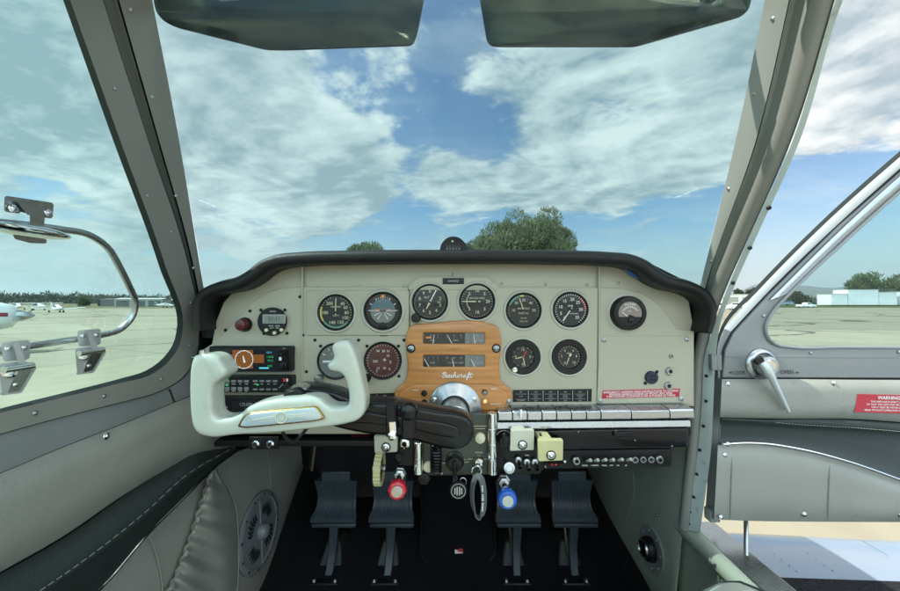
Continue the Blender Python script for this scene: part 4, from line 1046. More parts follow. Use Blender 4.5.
# ---- sun visors
vs = thing('sun_visor', P(285, 5, .50), 'smoked green sun visor on the left, folded up against the windshield top', 'sun visor', 'sun visors')
VL = [(140, -70), (150, -20), (155, 11), (162, 20), (175, 26.5), (265, 49), (285, 49.3), (410, 44.8), (414.5, 41.5), (418, 30), (426, -10), (436, -70)]
plate('panel', rounded(VL, 6), .50, .004, M['visor'], vs, bev=.0012)
MB().tube([P(148, -62, .505), P(430, -62, .505)], .006, 10).build('rod', M['steel'], vs)
vs = thing('sun_visor', P(620, 5, .50), 'smoked green sun visor on the right, folded up against the windshield top', 'sun visor', 'sun visors')
VR = [(470, -70), (479, -5), (487, 41), (492, 45.3), (500, 46), (636, 46), (742, 16), (749, 10), (752, 0), (752, -70)]
plate('panel', rounded(VR, 6), .50, .004, M['visor'], vs, bev=.0012)
MB().tube([P(474, -62, .505), P(748, -62, .505)], .006, 10).build('rod', M['steel'], vs)
# ================================================================= INSTRUMENT PANEL
YP = .75
pn = thing('instrument_panel', P(450, 432, YP), 'pale greenish beige metal instrument panel with riveted sub plates', 'instrument panel')
OUTL = [(206, 434), (199, 352), (212, 344), (216, 322), (224, 302), (246, 278), (272, 264), (300, 257), (600, 254), (642, 261), (670, 276), (688, 297), (694, 330), (694, 406), (500, 406), (500, 434)]
plate('base_sheet', OUTL, YP + .006, .006, M['panel'], pn, bev=.001)
plate('lower_left_plate', [(206, 433.5), (198.5, 352.5), (206, 349), (224, 333), (239, 317), (252, 303), (266, 293), (280, 288.5), (300, 287), (408, 287), (408, 433.5)], YP, .0055, M['panel'], pn, bev=.0012)
plate('gyro_plate', rounded([(306, 290.5), (409, 290.5), (409, 335.5), (306.5, 335.5)], 2), YP - .0035, .0035, M['panel'], pn, bev=.0012)
plate('centre_plate', [(410, 287), (495, 284.5), (500, 287.5), (598, 287.5), (597, 404.5), (500, 405), (410, 405)], YP, .0055, M['panel'], pn, bev=.0012)
plate('upper_lip', rounded([(408, 285), (418, 277), (488, 277), (498, 285), (498, 290), (408, 290)], 4), YP - .002, .0075, M['panel'], pn, bev=.0012)
plate('meter_plate', [(600, 288), (622, 288.5), (641, 293), (656, 302), (668, 315), (677, 329), (691.5, 331), (691.5, 404), (599, 404)], YP, .0055, M['panel'], pn, bev=.0012)
plate('right_plate', rounded([(599.8, 336.5), (690.8, 335.8), (690, 345), (686, 402), (597, 403.5)], 1.5), YP - .003, .003, M['panel'], pn, bev=.001)
for x_ in (302.3, 599.2): MB().tube([P(x_, y, YP - .0005) for y in (262, 300, 350, 402)], .0026, 10, flat=1.0).build('fold', M['panel'], pn)
SC_DARK = [(225.6, 330), (250, 311), (300, 296.7), (303, 335), (315, 340), (358.6, 340), (404, 340), (306.5, 371.6)]
for p in SC_DARK: screw(P(*p, YP - .0005 - (.0035 if p[1] > 291 and 306 < p[0] < 409 and p[1] < 335 else 0)), .0034, M['black'], pn)
for p in [(318.6, 287.3), (360, 286.7), (502, 283.5), (546, 284), (587, 284.5), (453, 274.5), (618, 283)]: screw(P(*p, YP + .005 if p[0] not in (453,) else YP + .005), .0032, M['steel'], pn)
for p in [(604, 340), (687, 339.3), (600.5, 400.5), (681, 398.6)]: screw(P(*p, YP - .0035), .0050, M['steel'], pn)
screw(P(404, 286, YP - .001), .0028, M['steel'], pn); screw(P(673, 329.5, YP + .004), .0045, M['steel'], pn)
# ---- gauges
def pol(c, r, ang):      # clock-face angle in degrees, 0 = up, clockwise
    a = radians(ang); return c + Vector((r * sin(a), 0, r * cos(a)))
def needle(b, c, ang, l0, l1, w0, w1, y):
    a = radians(ang); d = Vector((sin(a), 0, cos(a))); n = Vector((cos(a), 0, -sin(a))); o = Vector((0, y, 0))
    v = [c + o + d * l0 + n * w0 / 2, c + o + d * l0 - n * w0 / 2, c + o + d * l1 - n * w1 / 2, c + o + d * l1 + n * w1 / 2]
    b.add(v + [p + Vector((0, -.0008, 0)) for p in v], [(4, 5, 6, 7), (0, 1, 5, 4), (1, 2, 6, 5), (2, 3, 7, 6), (3, 0, 4, 7)])
def arc(b, c, r0, r1, a0, a1, y, n=16):
    o = Vector((0, y, 0)); b.rows([[pol(c, r, a0 + (a1 - a0) * k / n) + o for k in range(n + 1)] for r in (r0, r1)])
def gauge(cx, cy, rp, label, Yf=YP, face='dial', ring='panel_edge', nums=(), ticks=None, words=(), needles=(), arcs=(), mark='dial_mark', rin=None, screws_=(), knob=None, kmat='black', numr=.66, nums_size=.18, glass=True, cat='gauge', grp='round flight and engine instruments'):
    """round instrument let into the panel: outer ring, black bezel, recessed dial with printed marks, needles, glass"""
    c = P(cx, cy, Yf); R = rp * S * Yf
    t = thing('gauge', c, label, cat, grp)
    if ring:
        MB().lathe([(R * 1.01, -.002), (R * 1.02, .0030), (R * 1.07, .0036), (R * 1.14, .0022), (R * 1.17, .0002), (R * 1.17, -.001)], c, caps=False, n=48).build('ring', M[ring], t)
    ri = (rin * S * Yf) if rin else R * .91
    MB().lathe([(R * 1.012, -.002), (R * 1.01, .004), (R * .985, .0052), (ri + .0012, .0046), (ri, .0028), (ri, -.010)], c, caps=False, n=48).build('bezel', M['black'], t)
    dy = -.0002
    q = c + Vector((0, -.0008, 0)); di = MB().lathe([(ri * 1.01, 0), (ri * .5, 0)], q, n=48).build('dial', M[face], t)
    f = q + Vector((0, -.0005, 0))
    b = MB()
    if ticks:
        for (a0, a1, n, r0, r1, wd) in ticks:
            for k in range(n):
                a = a0 + (a1 - a0) * k / max(1, n - 1); needle(b, f, a, ri * r0, ri * r1, ri * wd, ri * wd, 0)
    for (a, s) in nums: b.text(s, ri * nums_size * 1.5, pol(f, ri * numr, a) + Vector((0, -.0002, 0)), bold=.012)
    for (x, y, s, sz) in words: b.text(s, ri * sz, f + Vector((x * ri, -.0002, y * ri)), bold=.01)
    if b.v: b.build('markings', M[mark], di, smooth=False)
    for (r0, r1, a0, a1, mt) in arcs:
        b = MB(); arc(b, f, ri * r0, ri * r1, a0, a1, -.0001); b.build('colour_arc', M[mt], di, smooth=False)
    for k, (a, l0, l1, w0, w1, mt) in enumerate(needles):
        b = MB(); needle(b, f, a, ri * l0, ri * l1, ri * w0, ri * w1, -.0012 - .0005 * k); b.build('needle', M[mt], t, smooth=False)
    if needles: MB().lathe([(ri * .07, 0), (ri * .07, .0028), (ri * .04, .0032)], f, n=16).build('hub', M['black'], t)
    if glass: MB().lathe([(ri * .999, .0034), (ri * .3, .00345)], c, n=40).build('glass', M['dial_glass'], t)
    for p in screws_: screw(P(*p, Yf - .0004), .0034, M['black'], t)
    if knob:
        kx, ky, kr = knob; kc = P(kx, ky, Yf); kk = kr * S * Yf
        MB().lathe([(kk * .9, -.001), (kk * .9, .006), (kk, .007), (kk, .015), (kk * .85, .0175), (kk * .2, .018)], kc, n=20).build('knob', M[kmat], t)
    return t
YG = YP - .0035
tk = lambda a0, a1, n, l=.1, w=.025: (a0, a1, n, .99 - l, .97, w)
gauge(336, 312.4, 18, 'airspeed dial with a yellow arc, far left of the upper gauge row', YG, nums=((38, '40'), (64, '60'), (92, '80'), (120, '100'), (155, '120'), (200, '140'), (268, '180'), (325, '200')), ticks=[tk(20, 340, 33)], words=((0, .34, 'AIRSPEED', .15), (0, -.2, 'KNOTS', .12)), arcs=((.86, .97, 236, 292, 'yellow_ink'), (.86, .95, 130, 232, 'green_ink')), needles=((1, -.15, .86, .07, .05, 'dial_mark'),))
t = gauge(383, 311, 19, 'blue and black artificial horizon with an orange pointer, second in the upper row', YG, face='black_matt', ticks=[(-60, 60, 5, .72, .86, .05), (-30, 30, 7, .74, .84, .025)], mark='white_ink')
c = P(383, 311, YG) + Vector((0, -.0012, 0)); ri = 19 * S * YG * .91
b = MB(); v = [c + Vector((0, 0, .02 * ri))] + [pol(c, ri * .72, -88 + k * 176 / 20) for k in range(21)]; b.add(v, [(0, k, k + 1) for k in range(1, 21)]); b.build('sky_disc', M['blue_dial'], t, smooth=False)
b = MB(); v = [c + Vector((0, 0, -.03 * ri))] + [pol(c, ri * .72, 92 + k * 176 / 20) for k in range(21)]; b.add(v, [(0, k, k + 1) for k in range(1, 21)]); b.build('ground_disc', M['frame'], t, smooth=False)
b = MB()
for a in (-88, 88): needle(b, c, a, ri * .2, ri * .84, ri * .04, ri * .04, -.0004)
for a in (118, 148, 212, 242): needle(b, c, a, ri * .15, ri * .55, ri * .02, ri * .06, -.0004)
b.build('horizon_lines', M['white_ink'], t, smooth=False)
b = MB()
for s in (-1, 1): b.box(c + Vector((s * ri * .32, -.0012, ri * .08)), (ri * .3, .0008, ri * .06))
needle(b, c, 0, ri * .68, ri * .93, ri * .02, ri * .26, -.001); b.build('aircraft_bar', M['orange_ink'], t, smooth=False)
MB().lathe([(ri * .2, 0), (ri * .2, .006), (ri * .1, .007)], P(383, 325.5, YG), n=18).build('knob', M['black'], t)
MB().box(P(384, 335, YP), (.018, .006, .004)).build('adjuster', M['black'], t, bevel=.001)
gauge(430, 302, 17.8, 'altimeter with two white hands and a knob, left of the registration plate', nums=tuple((k * 36, str(k)) for k in range(10) if k != 1), ticks=[tk(0, 352.8, 50, .07, .018)], words=((-.2, .28, 'ALT', .2), (.55, -.02, '29.9', .14)), needles=((207, -.1, .5, .16, .03, 'dial_mark'), (28, -.1, .82, .05, .07, 'white_ink')), knob=(416.4, 317.7, 4.8))
gauge(477, 301.5, 17.8, 'vertical speed dial, needle pointing left, right of the registration plate', nums=((0, '10'), (45, '5'), (90, '20'), (135, '5'), (180, '10'), (225, '5'), (315, '5')), ticks=[tk(0, 350, 36, .08, .02)], words=((0, .2, 'VERTICAL SPEED', .13),), arcs=((.62, .66, 228, 312, 'dial_mark'),), needles=((270, -.2, .9, .08, .05, 'dial_mark'),))
gauge(523.5, 310.4, 17.6, 'manifold pressure dial with an upright yellowish needle, right of the wooden cover', nums=((270, '10'), (315, '20'), (0, '30'), (45, '40'), (90, '50')), ticks=[tk(250, 470, 23, .08, .022)], words=((0, .12, 'MANIFOLD', .15), (0, -.18, 'PRESS. HG.', .14), (0, -.48, 'INCHES', .11), (0, -.68, 'ABSOLUTE', .1)), arcs=((.86, .96, 292, 340, 'green_ink'), (.86, .96, 344, 362, 'yellow_ink')), needles=((340, -.1, .8, .06, .05, 'dial_mark'),), numr=.64, nums_size=.15)
gauge(570.3, 309.6, 17.6, 'engine speed dial numbered 0 to 35 with a red arc', nums=((215, '0'), (248, '5'), (285, '10'), (325, '15'), (10, '20'), (47, '25'), (90, '30'), (140, '35')), ticks=[tk(210, 505, 36, .12, .03)], words=((0, .22, 'RPM', .17), (.22, -.25, 'HUNDREDS', .1)), arcs=((.9, .99, 40, 92, 'red_ink'),), needles=((215, -.15, .84, .06, .06, 'white_ink'),), mark='white_ink', numr=.64)
gauge(522.7, 356.7, 17.3, 'clock in a thick black bezel with a red hand and chrome knob', rin=10.9, nums=((0, '12'), (90, '3'), (180, '6'), (270, '9')), ticks=[tk(0, 330, 12, .14, .03)], needles=((258, -.1, .7, .1, .06, 'dial_mark'), (168, -.1, .85, .07, .05, 'dial_mark'), (28, -.1, .6, .06, .1, 'red_ink')), knob=(513.6, 368.2, 2.7), kmat='chrome', nums_size=.22, cat='clock')
gauge(568.8, 356.7, 17.3, 'small pressure dial in a thick black bezel, right of the clock', rin=11.2, nums=((215, '0'), (275, '2'), (325, '4'), (35, '6'), (85, '8'), (140, '10')), ticks=[tk(215, 505, 21, .14, .03)], words=((0, .3, 'PRESS', .18),), needles=((200, -.3, .75, .1, .06, 'dial_mark'), (28, -.1, .3, .1, .2, 'dial_mark')), nums_size=.2)
t = gauge(383, 360.4, 18.6, 'red brown navigation dial with white symbols below the artificial horizon', face='brown_dial', ring=None, words=((0, .55, 'W  30  N', .2), (-.45, -.05, '320', .2), (.1, .02, '+', .4), (.45, -.1, 'E', .22), (-.1, -.45, '12   15', .2), (.3, .28, '24', .18), (-.35, -.62, 'S', .2), (.4, -.5, '6', .2)), ticks=[(0, 350, 36, .86, .95, .02)], mark='white_ink', screws_=((367, 346), (398.5, 346), (399, 376)), knob=(367.6, 377.3, 4.2))
t = gauge(335.7, 361, 18, 'grey dial half hidden behind the right horn of the control yoke', face='frame', ring=None, words=((0, .45, 'L      R', .2), (0, -.4, '2 MIN', .16)), ticks=[(-60, 60, 5, .72, .9, .05)], mark='white_ink', screws_=((320.6, 346), (352, 346)), knob=(320.5, 377.5, 4.0), kmat='steel', needles=((268, -.75, .75, .12, .12, 'white_ink'),))
# vacuum meter: square face in a round black case
t = thing('meter', P(626.6, 313, YP), 'round black meter with pinkish fan shaped face, far right of the panel', 'gauge', 'round flight and engine instruments')
c = P(626.6, 313, YP); R = 16.9 * S * YP
MB().lathe([(R * 1.02, -.002), (R * 1.03, .002), (R * 1.13, .001), (R * 1.15, -.001)], c, caps=False, n=48).build('ring', M['panel_edge'], t)
MB().lathe([(R, -.002), (R, .012), (R * .94, .016), (R * .72, .017), (R * .70, .0145), (R * .2, .0145)], c, n=48).build('case', M['black'], t)
f = c + Vector((0, -.0150, 0))
b = MB(); v = [pol(f, R * .68, a) for a in range(-108, 109, 9)]; v += [f + Vector((R * .30, 0, -.21 * R)), f + Vector((0, 0, -.08 * R)), f + Vector((-R * .30, 0, -.21 * R))]; b.add(v, [tuple(range(len(v)))]); fc = b.build('face', M['pink_dial'], t, smooth=False)
b = MB(); arc(b, f + Vector((0, -.0004, -.1 * R)), R * .44, R * .47, -58, 58, 0); [needle(b, f + Vector((0, 0, -.1 * R)), -58 + k * 14.5, R * .47, R * .56, R * .02, R * .02, -.0004) for k in range(9)]
b.text('SUCTION', R * .15, f + Vector((0, -.0006, R * .50)), bold=.01); b.text('IN.', R * .13, f + Vector((0, -.0006, R * .12))); needle(b, f + Vector((-.1 * R, 0, -.25 * R)), -50, R * .1, R * .52, R * .05, R * .03, -.001); b.build('markings', M['white_ink'], fc, smooth=False)
MB().lathe([(R * .14, 0), (R * .13, .002), (R * .05, .003)], f + Vector((.02 * R, 0, -.42 * R)), n=16).build('adjuster', M['black_gloss'], t)
for (x, y) in ((-.55, .62), (.55, .62)): screw(f + Vector((x * R * 1.05, -.001, y * R * 1.05)), .0030, M['black_matt'], t)
# ---- timer, warning lamp
t = thing('digital_timer', P(273, 321, YP), 'small round black digital timer with display and three yellow buttons', 'timer')
c = P(273.2, 321.4, YP); R = 14 * S * YP
MB().lathe([(R, -.001), (R, .007), (R * .96, .0085), (R * .2, .0086)], c, n=40).build('case', M['black'], t)
MB().rbox(P(274, 319, YP - .0095), (22.5 * S * YP, .002, 9 * S * YP), .002).build('display_frame', M['grey_ink'], t)
d = MB().rbox(P(274, 319, YP - .0108), (20 * S * YP, .002, 7 * S * YP), .0012).build('display', M['lcd'], t)
b = MB(); b.text('01:11', .0115, P(274.5, 319.2, YP - .0122)); b.build('digits', M['black_ink'], d, smooth=False)
for (x, y) in ((267, 330), (275, 332.8), (282, 329.8)):
    MB().lathe([(.0036, 0), (.0036, .004), (.002, .0048)], P(x, y, YP - .008), n=14).build('button', M['dial_mark'], t)
b = MB(); b.text('DIGITAL', .0036, P(273, 311.5, YP - .0091)); b.text('TIMER   DATE', .0040, P(274, 326, YP - .0091)); b.text('SELECT     RESET', .0028, P(274.5, 328, YP - .0091)); b.build('lettering', M['white_ink'], t, smooth=False)
for p in ((261, 310), (285, 310), (264, 333.4), (287, 333.2)): screw(P(*p, YP - .0004), .0034, M['black'], t)
t = thing('warning_light', P(245, 324, YP), 'dark red push lamp left of the digital timer', 'warning light')
c = P(245.3, 324.5, YP)
MB().lathe([(.0155, -.001), (.0155, .004), (.0135, .007)], c, n=12).build('collar', M['black'], t)
MB().lathe([(.0125, .006), (.0128, .016), (.011, .020), (.004, .0215)], c, n=10).build('lens', M['dark_red'], t, smooth=False)
# ---- plates and placards
t = thing('registration_plate', P(453, 281, YP), 'small black registration plate under the dash edge', 'plate')
plate('plate', rect(442.6, 278, 464, 284.2), YP - .003, .0012, M['black'], t, bev=.0003)
b = MB(); b.text('N4342D', .0068, P(453.4, 281.2, YP - .0035), bold=.005); b.build('lettering', M['grey_ink'], t, smooth=False)
t = thing('landing_gear_placard', P(641, 394, YP), 'red emergency landing gear placard above the silver switch row', 'placard')
plate('plate', [(602.7, 390.6), (680.2, 388.5), (679.2, 396.7), (602, 398.6)], YP - .0042, .0012, M['placard'], t, bev=.0003)
b = MB()
for k, s in enumerate(('EMERGENCY LANDING GEAR INSTRUCTIONS TO EXTEND', 'ENGAGE HANDLE IN REAR OF FRONT SEAT AND', 'TURN COUNTER CLOCKWISE AS FAR AS POSSIBLE (50 TURNS)')):
    b.text(s, .0059, P(641 - .1 * k, 391.6 + 2.25 * k, YP - .0048), rot=.024, bold=.012, xs=(1.02, 1.02, .88)[k])
b.build('lettering', M['white_ink'], t, smooth=False)
def circuit(x0, y0, x1, y1, n, lab, w0, words):
    t = thing('circuit_label_strip', P((x0 + x1) / 2, y1, YP), lab, 'label strip', 'black label strips above the switches')
    plate('plate', [(x0, y0 + .6), (x1, y0 - .6), (x1 - .5, y1 - .4), (x0, y1)], YP - .002, .0014, M['black'], t, bev=.0003)
    b = MB(); Y = YP - .0026
    for k in range(n):
        cx = x0 + w0 * (k + .5) + .6
        for yy in (.36, .78 if k == 0 else .74): b.box(P(cx, y0 + (y1 - y0) * yy, Y), (w0 * .72 * S * YP, .0003, .0005))
        if k < n - 1 or x1 - cx > w0 * .7: b.box(P(cx + w0 / 2, (y0 + y1) / 2, Y), (.0010, .0003, (y1 - y0) * .84 * S * YP))
        top, mid, bot = words[k % len(words)]
        b.text(top, .0042, P(cx, y0 + (y1 - y0) * .2, Y)); b.text(bot, .0042, P(cx, y0 + (y1 - y0) * .89, Y))
        for j, s in enumerate(mid): b.text(s, .0034, P(cx, y0 + (y1 - y0) * (.55 + (j - (len(mid) - 1) / 2) * .13), Y))
    b.build('lettering', M['grey_ink'], t, smooth=False)
circuit(513, 389.5, 592, 402, 5, 'black label strip with five ruled cells right of the wooden cover', 14.8, (('UP', ('FLAPS',), 'DOWN'), ('ON', ('PITOT', 'HEAT'), 'OFF'), ('ON', ('NAV', 'LIGHTS'), 'OFF'), ('ON', ('PANEL', 'LIGHTS'), 'OFF'), ('ON', ('LANDING', 'LIGHT'), 'OFF')))
circuit(361, 393.5, 394.5, 403.5, 2, 'black label strip left of the wooden cover, partly behind the yoke arm', 15.5, (('UP', ('GEAR',), 'DOWN'), ('ON', ('FUEL', 'PUMP'), 'OFF')))
# ---- jacks and socket on the right plate
for (x, y, r, lab) in ((671, 356, .0045, 'smallest round jack, topmost of three on the right panel plate'), (669.3, 371, .0085, 'middle chrome headset jack on the right panel plate'), (668, 385.6, .0085, 'lowest chrome headset jack, just above the red placard')):
    t = thing('jack', P(x, y, YP), lab, 'socket', 'jacks on the right panel plate')
    MB().lathe([(r, 0), (r, .003), (r * .85, .0045), (r * .5, .0045), (r * .42, .002)], P(x, y, YP - .003), n=6 if r < .005 else 24, caps=False).build('nut', M['steel'], t)
    MB().lathe([(r * .46, .0026), (r * .1, .0026)], P(x, y, YP - .003), n=18).build('hole', M['black_matt'], t)
t = thing('usb_socket', P(651, 377, YP), 'round dark blue double charging socket above the red placard', 'socket')
c = P(651, 377.2, YP - .003)
MB().lathe([(.0135, 0), (.0135, .004), (.012, .006), (.003, .0062)], c, n=30).build('body', mat('navy plastic', (.012, .018, .045), .4), t)
for dz in (-.0042, .0042): MB().box(c + Vector((0, -.0064, dz)), (.012, .001, .0045)).build('port', M['black_matt'], t)
for (dx, dz) in ((.0125, .0115), (-.0125, -.0125)): screw(c + Vector((dx, 0, dz)), .0035, M['black'], t)
# ---- radios
def radio(nm, x0, y0, x1, y1, lab, cat='radio'):
    t = thing(nm, P((x0 + x1) / 2, y1, YP), lab, cat, 'stacked radios behind the yoke')
    Y = YP - .016
    a, c = P(x0, y0, Y), P(x1, y1, Y)
    MB().rbox(((a.x + c.x) / 2, Y + .014, (a.z + c.z) / 2), (c.x - a.x, .028, a.z - c.z), .003).build('body', M['black'], t)
    return t, Y - .0004
def pbox(x0, y0, x1, y1, Y, th, nm, m, par, bevel=.0004):
    a, c = P(x0, y0, Y), P(x1, y1, Y)
    return MB().box(((a.x + c.x) / 2, Y, (a.z + c.z) / 2), (c.x - a.x, th, a.z - c.z)).build(nm, M[m], par, bevel=bevel)
t, Y = radio('gps_navigator', 208.6, 346.5, 291.5, 371.8, 'navigator with an orange map screen, topmost of the radio stack', 'navigator')
sc_ = pbox(215, 349.5, 276.5, 369.5, Y, .001, 'screen', 'screen', t)
pbox(223, 354.5, 264, 363, Y - .001, .001, 'map_field', 'screen_orange', sc_); pbox(232.5, 350, 253, 368.5, Y - .0014, .001, 'map_field', 'screen_orange', sc_)
b = MB(); c = P(244, 359.5, Y - .0026); rr_ = 9 * S * Y; arc(b, c, rr_ * .95, rr_ * 1.02, 0, 360, 0, 40); needle(b, c, -15, -rr_ * .35, rr_ * .45, rr_ * .2, rr_ * .05, 0)
for a in range(0, 360, 30): needle(b, c, a, rr_ * .85, rr_ * .95, .0004, .0004, 0)
b.text('12', .006, P(226, 356, Y - .0026)); b.text('113.0', .0055, P(229, 364, Y - .0026)); b.build('map_lines', M['screen_white'], sc_, smooth=False)
b = MB(); b.text('COM', .005, P(220, 353, Y - .001)); b.text('NAV', .005, P(221, 363, Y - .001)); b.text('GS 0', .0055, P(269, 352.5, Y - .001)); b.box(P(264, 368, Y - .001), (.020, .0004, .003)); b.build('screen_text', M['screen_cyan'], sc_, smooth=False)
b = MB(); b.text('118.95', .0055, P(270, 357, Y - .001)); b.text('121.5', .0055, P(270, 360.5, Y - .001)); b.text('ACT', .005, P(231, 368, Y - .001)); b.text('MSG', .005, P(270, 366, Y - .001)); b.build('screen_text', M['screen_green'], sc_, smooth=False)
pbox(278.5, 350, 289, 370, Y, .0012, 'key_strip', 'black_gloss', t); pbox(279, 357, 281.5, 360.5, Y - .001, .001, 'card_slot', 'white_ink', t)
b = MB(); b.text('GPS', .004, P(284, 348.6, Y - .001)); b.build('lettering', M['grey_ink'], t, smooth=False)
for (x, y, r) in ((285, 365, .0075), (284.5, 353, .003)): MB().lathe([(r, 0), (r * .95, .009), (r * .7, .010), (r * .6, .016), (r * .2, .0165)], P(x, y, Y), n=24).build('knob', M['black'], t)
t, Y = radio('audio_panel', 213.6, 375.8, 292.6, 392.4, 'audio selector panel with two rows of small keys, middle of the radio stack', 'audio panel')
for k in range(4):
    for j in range(2):
        pbox(225 + k * 6.4, 380 + j * 7, 229.6 + k * 6.4, 382.4 + j * 7.6, Y - .0008, .002, 'key', 'frame', t)
        pbox(253 + k * 6.6, 380 + j * 8.4, 257.6 + k * 6.6, 382 + j * 8.2, Y - .0008, .002, 'key', 'frame', t)
b = MB()
for (x, y) in ((227, 379.3), (227, 385.2), (257.5, 384.6)): b.box(P(x, y, Y - .0012), (.005, .001, .0025))
b.build('key_light', M['screen_green'], t, smooth=False)
pbox(283, 378.5, 286, 381.5, Y - .001, .0015, 'led_window', 'red_ink', t); pbox(286.5, 378.5, 288, 381.5, Y - .001, .0015, 'led_window', 'white_ink', t)
b = MB()
for k in range(4):
    b.text(('COM1', 'COM2', 'TEL', 'MKR')[k], .0032, P(227.3 + k * 6.4, 384, Y - .001)); b.text(('NAV1', 'NAV2', 'DME', 'AUX')[k], .0032, P(227.3 + k * 6.4, 391, Y - .001)); b.text(('ADF', 'SPR', 'ICS', 'MUT')[k], .0032, P(255.3 + k * 6.6, 384, Y - .001))
for a in (0, 1): b.tube([P(279 + a * 6, 388 - a * 2, Y - .001), P(283 + a * 4, 384 - a * 1, Y - .001)], .0004, 4)
b.build('lettering', M['white_ink'], t, smooth=False)
for (x, y) in ((217.5, 384.5), (288.3, 386.5)): MB().lathe([(.0075, 0), (.007, .011), (.0055, .012), (.005, .017), (.001, .0175)], P(x, y, Y), n=20).build('knob', M['black'], t)
t, Y = radio('radio', 214.5, 397, 302, 417.6, 'dark radio with dim display, lowest of the stack behind the yoke bar')
sc_ = pbox(232, 400.5, 285, 411, Y, .001, 'display', 'screen', t)
b = MB(); b.text('129.050 : 108.50', .0095, P(253, 404.5, Y - .001), xs=.9); b.text('COM     STBY', .004, P(250, 408.6, Y - .001)); b.build('digits', M['grey_ink'], sc_, smooth=False)
b = MB(); b.text('VOL', .004, P(226, 407, Y - .001)); b.text('PUSH', .004, P(232, 415, Y - .001)); b.tube([P(219, 400.5, Y - .001), P(223, 404.5, Y - .001)], .0006, 4); b.build('lettering', M['white_ink'], t, smooth=False)
for (x, y) in ((221.5, 411), (295, 410)): MB().lathe([(.007, 0), (.0065, .011), (.005, .012), (.0045, .017), (.001, .0175)], P(x, y, Y), n=20).build('knob', M['black'], t)
for y, x0, x1 in ((373.8, 209, 292), (394.8, 213, 296)): pass
# twin jacks under the yoke
t = thing('jack_plate', P(264, 449, .70), 'black plate with two chrome headphone jacks hanging under the panel behind the yoke', 'jack plate')
pbox(250, 436.6, 278.5, 448.8, .70, .004, 'plate', 'black', t)
for x in (256.5, 271):
    j = MB().lathe([(.0075, 0), (.0075, .004), (.005, .006), (.003, .006)], P(x, 443.5, .697), n=20, caps=False).build('jack', M['chrome'], t)
    MB().lathe([(.0034, .005), (.001, .005)], P(x, 443.5, .697), n=14).build('hole', M['black_matt'], j)
# dark shelf under the left half of the panel
t = thing('lower_shelf', P(330, 436, .76), 'dark shelf edge running under the left half of the panel', 'shelf')
MB().box((P(330, 436, .78).x, .80, P(330, 436.5, .78).z), (.46, .12, .012)).build('board', M['black'], t, bevel=.002)
# ---- glareshield
gs = thing('glareshield', P(452, 268, .68), 'padded black leather dash hood rolling over the top of the instrument panel', 'dash hood')
YL = .712
GPATH = [(199, 331), (198, 315), (199.5, 301), (207, 293), (221, 287.5), (240, 283), (254, 275), (264, 267), (277, 261.5), (300, 258.8), (350, 257.2), (450, 256.4), (560, 257), (608, 258.6), (630, 261), (644, 267), (655, 276), (668, 282.5), (686, 286.5), (702, 294), (710, 304), (711.5, 318), (708, 333)]
pp = [P(p.x, p.y, YL) for p in catmull([(*q, 0) for q in GPATH], 110)]
rl = .0134
rows = []
for i, p in enumerate(pp):
    rl = .0134 * min(1, .45 + min(i, 109 - i) / 22); t_ = (pp[min(i + 1, 109)] - pp[max(i - 1, 0)]).normalized(); n = Vector((-t_.z, 0, t_.x))
    if n.z < -.3 or (i < 20 and n.x > 0) or (i > 90 and n.x < 0): n = -n
    sec = [p - n * (rl * .7 + .002) + Vector((0, .046, 0)), p - n * rl * .9 + Vector((0, .018, 0))]
    for a in range(-100, 101, 20):
        sec.append(p + n * rl * sin(radians(a)) + Vector((0, -rl * cos(radians(a)) * 1.15, 0)))
    up = max(0, n.z)
    sec += [p + n * (rl * 1.0) + Vector((0, .03, .000)), p + n * rl * .7 + Vector((0, .09, .002 * up)), p + n * rl * .2 + Vector((0, .2, -.004 * up)), p + Vector((-p.x * .02, .36, -.03 * up)), p + Vector((-p.x * .04, .52, -.08 * up))]
    rows.append(sec)
MB().rows(rows).build('hood', M['dash'], gs, angle=70)
b = MB(); b.tube([p + Vector((0, .018, 0)) - Vector((0, 0, .0118)) for p in pp[32:78]], .0014, 6); b.build('piping', M['black_gloss'], gs)
for ck in ([(194, 296), (240, 276), (262, 262), (300, 254), (300, 270), (250, 290), (230, 312), (218, 338), (202, 338)], [(600, 252), (640, 258), (664, 270), (716, 296), (711, 333), (692, 333), (680, 310), (640, 280), (600, 268)]): plate('cheek', ck, .768, .006, M['dash'], gs, bev=.001)
plate('blue_strip', [(617, 264), (629, 265), (640, 270), (652, 277), (639, 279.2), (630.5, 275.5), (625, 270)], .744, .003, M['blue_strip'], gs, bev=.0005, label='blue strip under the hood at the right')  # flat piece in one even blue along the hood edge
b = MB(); b.box((0, 1.13, H - .045), (1.13, .74, .01)); b.build('deck', M['dash'], gs)
# compass
t = thing('compass', P(453, 251, .70), 'small black dome compass standing on the dash hood', 'compass')
c = P(453.2, 251.5, .74)
b = MB(); rows = []
for yy, k in ((-.030, .86), (-.028, .97), (-.02, 1.0), (.02, 1.0), (.035, .9), (.045, .6)):
    rows.append([c + Vector((.0275 * k * cos(a), yy, .0275 * k * sin(a))) for a in [radians(-20 + q * 220 / 26) for q in range(27)]])
b.rows(rows, True, True); b.build('case', M['black'], t)
pbox(445.5, 245.5, 461, 251.5, .7085, .002, 'window', 'black_gloss', t)
b = MB(); [needle(b, P(447 + k * 3.1, 249.5, .7072), 0, -.002, .0022 if k % 2 else .0035, .0008, .0008, 0) for k in range(5)]; b.build('card_marks', M['grey_ink'], t, smooth=False)
screw(P(452.5, 241.5, .7085), .0025, M['steel'], t)
MB().box(P(453, 257, .73), (.05, .06, .012)).build('foot', M['black'], t, bevel=.003)
